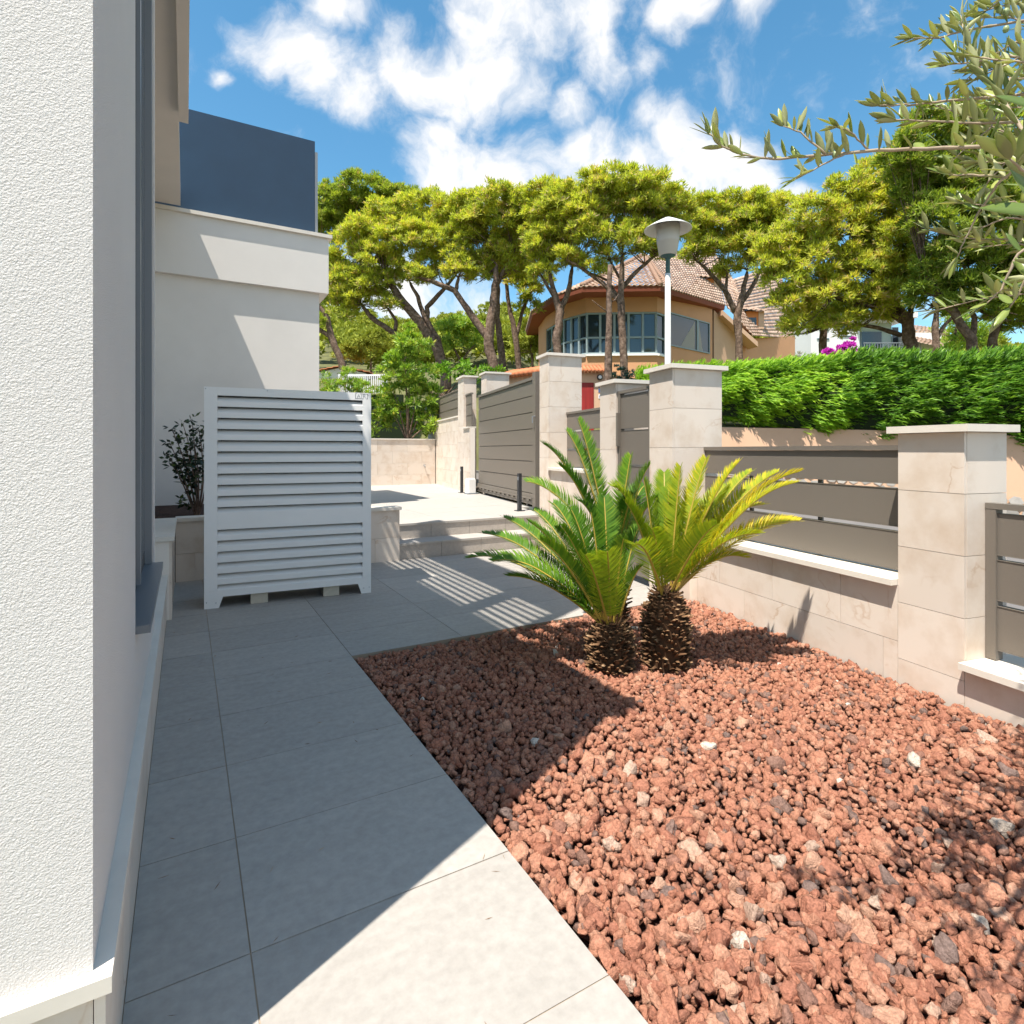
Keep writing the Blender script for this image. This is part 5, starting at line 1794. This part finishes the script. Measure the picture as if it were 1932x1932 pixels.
# ------------------------------------------------------------------ cycads
def frond_mesh(base, tip, arch, axis, lmax, val, mat, keel=.38, droop=0.0):
    base, tip = Vector(base), Vector(tip)
    L_ = (tip - base).length
    ctrl = base.lerp(tip, .5) + Vector((0, 0, arch * L_))
    n = 26
    path = bez(base, ctrl, tip, n)
    if droop:
        for i in range(n):
            t = i / (n - 1)
            path[i] = path[i] - Vector((0, 0, droop * L_ * max(0, t - .6) ** 2 * 4))
    m = MB()
    m.tube(path, [.0095 * (1 - .8 * i / (n - 1)) + .0012 for i in range(n)], 5)
    nr = len(m.f)
    pairs = max(30, int(L_ / .0118))
    twist = random.uniform(-.35, .35)
    leaf_f = []
    vals = [0.5] * len(m.v)
    for k in range(pairs):
        t = .13 + .87 * k / (pairs - 1)
        f = t * (n - 1); i = min(int(f), n - 2); u = f - i
        p = path[i].lerp(path[i + 1], u)
        tg = (path[i + 1] - path[i]).normalized()
        inward = Vector((axis.x - p.x, axis.y - p.y, 0))
        if inward.length > 1e-5: inward.normalize()
        up = Vector((0, 0, .9)) + inward * .75
        nn = (up - tg * up.dot(tg)).normalized()
        side = tg.cross(nn)
        c_, s_ = math.cos(twist), math.sin(twist)
        nn, side = nn * c_ + side * s_, side * c_ - nn * s_
        env = math.sin(math.pi * min(1.0, .10 + .86 * t ** .85)) ** .55
        ln = lmax * max(.22, env) * random.uniform(.93, 1.07)
        fw = .22 + .62 * t
        for sg in (-1, 1):
            d = (tg * fw + side * (sg * .85) + nn * (keel + random.uniform(-.12, .10))).normalized()
            w = .0052
            wv = tg * .9 - d * (tg.dot(d)) * .9
            wv = wv.normalized() * w
            a = p; b = p + d * ln * .5 - Vector((0, 0, .003)); c = p + d * ln - Vector((0, 0, .10 * ln)) + tg * ln * .16
            m.add([a - wv * .6, a + wv * .6, b + wv, b - wv, c], [(0, 1, 2, 3), (3, 2, 4)], 1)
            vv = min(1, max(0, val + random.gauss(0, .10)))
            tipv = min(1, vv + (.35 if random.random() < .06 else .05))
            vals += [vv * .85, vv * .85, vv, vv, tipv]
    me = m.mesh('frond', ['rachis', mat], smooth=False)
    a = me.attributes.new('v', 'FLOAT', 'POINT'); a.data.foreach_set('value', np.array(vals, np.float32))
    return me


def cycad(label, px, py, D, ztop, rad, tips, mat, val, extra, n_scales=420, lm=.165, below=.10):
    b = at(px, py, D); b.z = 0
    t = thing('cycad', label, 'cycad', (b.x, b.y, 0), 'cycads in the gravel bed')
    top = Vector((b.x, b.y, ztop))
    # trunk: barrel core and overlapping dead leaf bases
    m = MB()
    m.lathe((b.x, b.y), [(rad * .78, -.08), (rad * .86, ztop * .3), (rad * .85, ztop * .65), (rad * .66, ztop * .92), (rad * .3, ztop + .04), (0, ztop + .06)], 18)
    vals = [.15] * len(m.v)
    for k in range(n_scales):
        z = -.02 + (ztop + .03) * ((k + .5) / n_scales) ** .9
        an = k * 2.39996 + random.uniform(-.2, .2)
        rr = rad * (.84 if z < ztop * .7 else .84 - .45 * (z / ztop - .7) / .3)
        o = Vector((math.cos(an), math.sin(an), 0)); tg = Vector((-o.y, o.x, 0))
        p = top - Vector((0, 0, ztop)) + o * rr + Vector((0, 0, z))
        ln = random.uniform(.030, .062); w = random.uniform(.012, .020)
        d = (o * random.uniform(.55, 1.0) + Vector((0, 0, random.uniform(.1, .8))) + tg * random.uniform(-.25, .25)).normalized()
        hgt = Vector((0, 0, 1)).cross(d).cross(d).normalized() * -.007
        m.add([p - tg * w, p + tg * w, p + tg * w * .6 + d * ln, p - tg * w * .6 + d * ln, p + hgt * 2, p + d * ln * .95 + hgt], [(0, 1, 2, 3), (1, 0, 4), (0, 3, 5, 4), (2, 1, 4, 5), (3, 2, 5)])
        v = random.random()
        vals += [v * .5] * 2 + [v * .7 + .25] * 2 + [v * .6, v * .7 + .3]
    me = m.mesh('trunk', 'trunk_scale')
    a = me.attributes.new('v', 'FLOAT', 'POINT'); a.data.foreach_set('value', np.clip(np.array(vals, np.float32), 0, 1))
    put('trunk', me, t)
    # hairy growing point
    P = np.array([top[:]] * 60) + rng.normal(size=(60, 3)) * rad * .22
    V, F, A = blades(P, np.tile(np.array([[0, 0, 1.0]]), (60, 1)), .09, .012, 2, .5, rng.uniform(.3, .9, 60))
    put('growing_point', fast_mesh('growing_point', V, F, 'trunk_scale', A), t)
    for tp in tips:
        q = at(tp[0], tp[1], tp[2])
        arch = (tp[3] if len(tp) > 3 else .16) + .03
        o = Vector((q.x - top.x, q.y - top.y, 0)); o = o.normalized() if o.length > .01 else o
        base = top + o * rad * .28 + Vector((0, 0, random.uniform(-.03, .03)))
        v = tp[4] if len(tp) > 4 else val
        put('frond', frond_mesh(base, q, arch, top, lm * (1.0 if (q - base).length > .55 else .8), v + random.uniform(-.08, .08), mat, droop=random.uniform(.04, .14)), t)
    for k in range(extra):
        an = random.uniform(0, 6.28); el = random.uniform(.5, 1.35); L_ = random.uniform(.5, .8)
        o = Vector((math.cos(an), math.sin(an), 0))
        base = top + o * rad * .22
        q = base + (o * math.cos(el) + Vector((0, 0, math.sin(el)))) * L_
        put('frond', frond_mesh(base, q, random.uniform(.05, .16), top, lm, val + random.uniform(-.15, .1), mat, droop=.10), t)
    return t


def build_cycads():
    cycad('left cycad with dark green fronds reaching over the path', 1152, 1256, 3.92, .31, .155,
          [(883, 1031, 4.25, .12), (912, 992, 4.45, .10), (951, 968, 4.6, .10), (1008, 950, 4.5, .08), (1044, 930, 4.3, .06), (1078, 948, 4.05, .05), (1115, 950, 3.9, .04), (1140, 926, 4.2, .04),
           (1104, 1034, 3.50, .05, .95), (1146, 1024, 3.50, .05, .95), (1176, 1004, 3.75, .06, .6), (1205, 985, 4.1, .06), (960, 1080, 3.95, .14), (1020, 1010, 3.75, .10), (1060, 985, 3.72, .08), (1210, 1060, 3.8, .12),
           (930, 1040, 4.0, .14), (1000, 975, 4.1, .10)],
          'cycad_green', .5, 0)
    cycad('tall dark cycad behind, its fronds raised towards the narrow gate', 1160, 1222, 4.40, .66, .10,
          [(1026, 820, 4.75, .10, .35), (1069, 796, 4.7, .08, .45), (1091, 779, 4.6, .06, .5), (1056, 866, 4.3, .10, .35), (994, 897, 4.5, .16, .6), (1190, 852, 4.5, .05, .6), (1225, 862, 4.4, .05, .5), 
           (1240, 930, 4.2, .1), (1195, 920, 4.1, .05, .1), (1090, 930, 4.2, .1, .2), (1215, 905, 4.7, .08)],
          'cycad_green', .35, 0, n_scales=260)
    cycad('right cycad with yellow-green fronds in front of the fence', 1256, 1246, 4.0, .50, .165,
          [(1157, 898, 3.95, .20, .75), (1253, 872, 4.4, .04), (1284, 872, 4.1, .02, .7), (1332, 855, 4.1, .03, .75), (1394, 856, 4.05, .06, .8), (1418, 874, 4.3, .08, .7), (1468, 875, 4.1, .08, .85), (1506, 868, 4.05, .10, .95), (1500, 888, 3.8, .10, .9),
           (1507, 974, 3.95, .16, 1.0), (1432, 1000, 3.75, .22, .8), (1352, 980, 3.62, .08, .7), (1198, 1020, 3.60, .22, .65), (1405, 1040, 3.9, .18, .7), (1310, 930, 4.3, .04, .6), (1180, 940, 3.9, .14, .6), (1230, 985, 3.75, .08, .6), (1368, 900, 4.3, .06, .65), (1440, 930, 4.2, .10, .8), (1215, 900, 4.1, .06, .5)],
          'cycad_yellow', .5, 2, lm=.16)


build_cycads()


# ------------------------------------------------------------------ olive tree at the right, trunk outside the picture
def olive_leaf_mesh(k):
    r = random.Random(50 + k)
    n = 6
    bend = r.uniform(-.10, .14); fold = r.uniform(.05, .12); wd = r.uniform(.11, .14)
    prof = [(0, .012), (.12, .05), (.32, .088), (.58, .095), (.82, .06), (1.0, .004)]
    m = MB()
    rows = []
    for (x, w) in prof:
        w *= wd / .095
        z = bend * math.sin(x * math.pi * .5) ** 2
        rows.append([(x, -w, z + fold * w * 2), (x, 0, z), (x, w, z + fold * w * 2)])
    pts = [p for rw in rows for p in rw]
    low = [(x, y, z - .006) for x, y, z in pts]
    fs, fb = [], []
    for i in range(n - 1):
        for j in range(2):
            a = i * 3 + j
            fs.append((a, a + 3, a + 4, a + 1)); fb.append((a + 1, a + 4, a + 3, a))
    m.add(pts, fs, 0); m.add(low, fb, 1)
    # rim
    o = len(pts)
    rim = []
    for i in range(n - 1):
        rim.append((i * 3, i * 3 + o, (i + 1) * 3 + o, (i + 1) * 3)); rim.append(((i + 1) * 3 + 2, (i + 1) * 3 + 2 + o, i * 3 + 2 + o, i * 3 + 2))
    m2 = [tuple(q) for q in rim]
    m.f += m2; m.m += [1] * len(m2)
    return m.mesh('olive_leaf', ['olive_top', 'olive_under'], smooth=True)


def build_olive():
    base = Vector((2.75, .55, -.05))
    t = thing('olive_tree', 'olive tree whose silvery leafy branches hang in from the right edge', 'tree', base)
    top = Vector((2.72, .50, 1.75))
    m = MB()
    tr = [base - Vector((0, 0, .1)), base.lerp(top, .35) + Vector((.04, .03, 0)), base.lerp(top, .7) + Vector((-.03, .02, 0)), top]
    m.tube(tr, [.12, .095, .085, .07], 10, wob=.12)
    part('trunk', m, 'olive_bark', t, True)
    leaves = [olive_leaf_mesh(k) for k in range(6)]
    # boughs: (points (px, py, D)), radius at the butt, leaf density, leaf length
    B = [
        ([(1990, 262, 1.10), (1922, 276, 1.12), (1779, 279, 1.16), (1627, 285, 1.20), (1526, 295, 1.22), (1459, 300, 1.24), (1398, 292, 1.25), (1362, 276, 1.25), (1338, 252, 1.25)], .0060, 1.0, .062),
        ([(1560, 292, 1.21), (1510, 250, 1.22), (1478, 238, 1.23)], .0025, 1.3, .050),
        ([(1640, 284, 1.2), (1604, 248, 1.19), (1580, 240, 1.18)], .0025, 1.2, .052),
        ([(1600, 287, 1.2), (1540, 318, 1.19), (1500, 338, 1.18)], .0022, 1.1, .050),
        ([(1985, 170, 1.2), (1907, 180, 1.25), (1800, 189, 1.28), (1718, 198, 1.3), (1660, 199, 1.31)], .0045, 1.1, .060),
        ([(1930, 230, 1.2), (1830, 232, 1.24), (1740, 228, 1.26), (1690, 226, 1.26)], .0035, 1.1, .058),
        ([(1985, 30, 1.35), (1830, 55, 1.4), (1770, 72, 1.42), (1722, 72, 1.43)], .004, 1.0, .060),
        ([(1960, 290, 1.1), (1922, 237, 1.15), (1880, 170, 1.2), (1846, 128, 1.25), (1824, 80, 1.3), (1812, 30, 1.35)], .005, 1.3, .060),
        ([(1985, 120, 1.3), (1900, 105, 1.33), (1835, 118, 1.35), (1790, 122, 1.36)], .004, 1.2, .060),
        ([(1980, 330, 1.05), (1932, 301, 1.10), (1880, 350, 1.15), (1846, 400, 1.2), (1826, 440, 1.22), (1806, 485, 1.24)], .004, 1.0, .058),
        ([(1900, 335, 1.15), (1835, 330, 1.18), (1790, 330, 1.2)], .003, 1.2, .056),
        ([(1980, 440, 1.1), (1920, 480, 1.12), (1890, 545, 1.14), (1862, 572, 1.15)], .004, 1.3, .058),
        ([(1980, 500, .95), (1935, 530, .98), (1905, 580, 1.0)], .0035, 1.4, .056),
        ([(1985, -30, 1.3), (1900, -10, 1.32), (1862, 20, 1.34)], .004, 1.3, .060),
        ([(1990, 380, .75), (1945, 330, .70), (1905, 300, .68)], .0035, .55, .062),
        ([(1985, 60, 1.5), (1905, 150, 1.45), (1870, 240, 1.4), (1800, 300, 1.4)], .004, 1.2, .058),
        ([(1985, 420, 1.3), (1900, 410, 1.32), (1850, 430, 1.34)], .0035, 1.1, .056),
    ]
    extra = random.Random(21)
    for k in range(16):
        x0, y0 = extra.uniform(1900, 1990), extra.uniform(-20, 560)
        Dq = extra.uniform(1.15, 1.6)
        an = extra.uniform(2.5, 3.9); ln = extra.uniform(80, 190)
        x1, y1 = x0 + ln * math.cos(an), y0 - ln * math.sin(an)
        B.append(([(1985, y0 + extra.uniform(-30, 60), Dq), (x0, y0, Dq), ((x0 + x1) / 2, (y0 + y1) / 2 + extra.uniform(-15, 10), Dq + .04), (x1, y1, Dq + .08)], .0032, 1.2, extra.uniform(.05, .062)))
    cand = []
    twig_n = 0
    for (pts, r0, dens, ll) in B:
        path = [at(*p) for p in pts]
        # smooth
        fine = []
        for k in range(len(path) - 1):
            for q in range(5):
                u = q / 5
                fine.append(path[k].lerp(path[k + 1], u) + Vector((random.uniform(-1, 1), random.uniform(-1, 1), random.uniform(-1, 1))) * .0012)
        fine.append(path[-1])
        n = len(fine)
        m = MB(); m.tube(fine, [.68 * r0 * (1 - .75 * i / (n - 1)) + .0006 for i in range(n)], 6)
        tw = part('twig', m, 'olive_twig', t, True)
        # limb joining the trunk outside the picture
        if pts[0][0] > 1950:
            st = path[0]
            mid = top.lerp(st, .5) + Vector((0, 0, .12))
            mm = MB(); mm.tube(bez(top - Vector((0, 0, .1)), mid, st, 8), [.030 - (.030 - r0) * i / 7 for i in range(8)], 7)
            part('limb', mm, 'olive_bark', t, True)
        total = sum((b - a).length for a, b in zip(fine, fine[1:]))
        cnt = max(4, int(total / .0125 * dens))
        for k in range(cnt):
            f = ((k + random.random() * .6) / cnt) ** .9
            i = min(int(f * (n - 1)), n - 2)
            p = fine[i].lerp(fine[i + 1], f * (n - 1) - i)
            tg = (fine[i + 1] - fine[i]).normalized()
            az = random.uniform(0, 6.28)
            per = tg.orthogonal().normalized()
            per = Matrix.Rotation(az, 3, tg) @ per
            d = (tg * random.uniform(.2, .8) + per * .7 + Vector((0, 0, .65)) + Vector((random.gauss(0, .2), random.gauss(0, .2), random.gauss(0, .2)))).normalized()
            cand.append((p, d, ll * random.uniform(.6, 1.02), tw))
        # crowning tuft at the tip
        for k in range(4):
            tg = (fine[-1] - fine[-3]).normalized()
            d = (tg + Vector((random.gauss(0, .35), random.gauss(0, .35), random.gauss(.25, .3)))).normalized()
            cand.append((fine[-1], d, ll * random.uniform(.6, 1.0), tw))
    # leaves that show largest become single leaves; the others one mass
    def shown(c):
        p = c[0]; Dp = p.x * S_ + p.y * C_; u = 966 + FOC * (p.x * C_ - p.y * S_) / max(Dp, .01)
        return (u < 1945, (u < 1700), c[2] / Dp)
    cand.sort(key=shown, reverse=True)
    upv = Vector((0, 0, 1))

    def frame(d):
        z = (upv + Vector((random.gauss(0, .55), random.gauss(0, .55), random.gauss(0, .3)))) 
        y = z.cross(d)
        y = y.normalized() if y.length > 1e-4 else d.orthogonal().normalized()
        z = d.cross(y)
        return Matrix((d, y, z)).transposed()
    for (p, d, ln, tw) in cand[:300]:
        o = bpy.data.objects.new('leaf', random.choice(leaves)); col.objects.link(o)
        o.location = p; o.rotation_euler = frame(d).to_euler(); o.scale = (ln,) * 3
        attach(o, tw)
    # the rest of the crown, mostly outside the picture: it throws the dappled shade on the gravel
    P, Dv, Ln = [], [], []
    for (p, d, ln, tw) in cand[300:]:
        P.append(p[:]); Dv.append(d[:]); Ln.append(ln)
    for _ in range(3400):
        c = Vector((random.gauss(2.72, .42), random.gauss(.45, .40), random.gauss(2.35, .42)))
        Dp = c.x * S_ + c.y * C_
        if Dp < .15: continue
        u = W0 / 2 + FOC * (c.x * C_ - c.y * S_) / Dp
        if u < 1990 or c.z < 1.5: continue
        P.append(c[:]); d = np.random.default_rng(_).normal(size=3) + np.array([0, 0, .4]); Dv.append(d / np.linalg.norm(d)); Ln.append(.06)
    lv = leaves[1]
    nv = len(lv.vertices); nf = len(lv.polygons)
    lvV = np.empty(nv * 3, np.float32); lv.vertices.foreach_get('co', lvV); lvV = lvV.reshape(-1, 3)
    lvF = np.array([p.vertices[:] for p in lv.polygons]); lvM = np.array([p.material_index for p in lv.polygons])
    Rm = np.array([np.array(frame(Vector(d))) for d in Dv])
    VV = np.einsum('nij,vj->nvi', Rm, lvV) * np.array(Ln)[:, None, None] + np.array(P)[:, None, :]
    FF = (lvF[None] + (np.arange(len(P)) * nv)[:, None, None]).reshape(-1, 4)
    me = fast_mesh('foliage', VV.reshape(-1, 3), FF, 'olive_mass_top', np.repeat(rng.uniform(0, 1, len(P)), nv), smooth=True)
    me.materials.append(MATS['olive_mass_under'])
    me.polygons.foreach_set('material_index', np.tile(lvM, len(P)).astype(np.int32))
    put('foliage', me, t, kind='stuff')
    for (px, py, D) in ((1885, 18, 1.35), (1898, 22, 1.35), (1898, 55, 1.33), (1576, 292, 1.21)):
        c = at(px, py, D); m = MB()
        m.lathe((c.x, c.y), [(.0001, c.z - .009), (.005, c.z - .006), (.0065, c.z), (.005, c.z + .006), (.0001, c.z + .009)], 10)
        part('olive', m, 'olive_fruit', t, True)
    # a few olive leaves very close to the lens at the right edge
    for (px, py, D, dx_, dz, ln) in ((1990, 420, .62, -.55, .85, .075), (1990, 210, .60, -.95, .35, .06), (2000, 400, .66, -1, .1, .085)):
        p = at(px, py, D)
        d = (Vector((C_, -S_, 0)) * dx_ + Vector((0, 0, dz)) + Vector((S_, C_, 0)) * .15).normalized()
        o = bpy.data.objects.new('leaf', leaves[0]); col.objects.link(o)
        z = Vector((-S_, -C_, .5)); y = z.cross(d).normalized(); z = d.cross(y)
        o.location = p; o.rotation_euler = Matrix((d, y, z)).transposed().to_euler(); o.scale = (ln,) * 3
        attach(o, t)


build_olive()


# ------------------------------------------------------------------ bits of dry needle on the paving
def build_litter():
    P = []
    for _ in range(46):
        P.append((random.uniform(-.08, 1.02), random.uniform(1.2, 5.5), .0035))
    for _ in range(60):
        P.append((random.uniform(1.2, 3.6), random.uniform(1.0, 3.8), .03))
    P = np.array(P)
    d = rng.normal(size=(len(P), 3)); d[:, 2] = np.abs(d[:, 2]) * .03; d /= np.linalg.norm(d, axis=1)[:, None]
    V, F, A = blades(P, d, .035, .0028, 1, .02, rng.uniform(.5, 1, len(P)))
    put('fallen_needles', fast_mesh('fallen_needles', V, F, 'trunk_scale', A), kind='stuff', label='scattered dry pine needles on the paving and gravel')


build_litter()
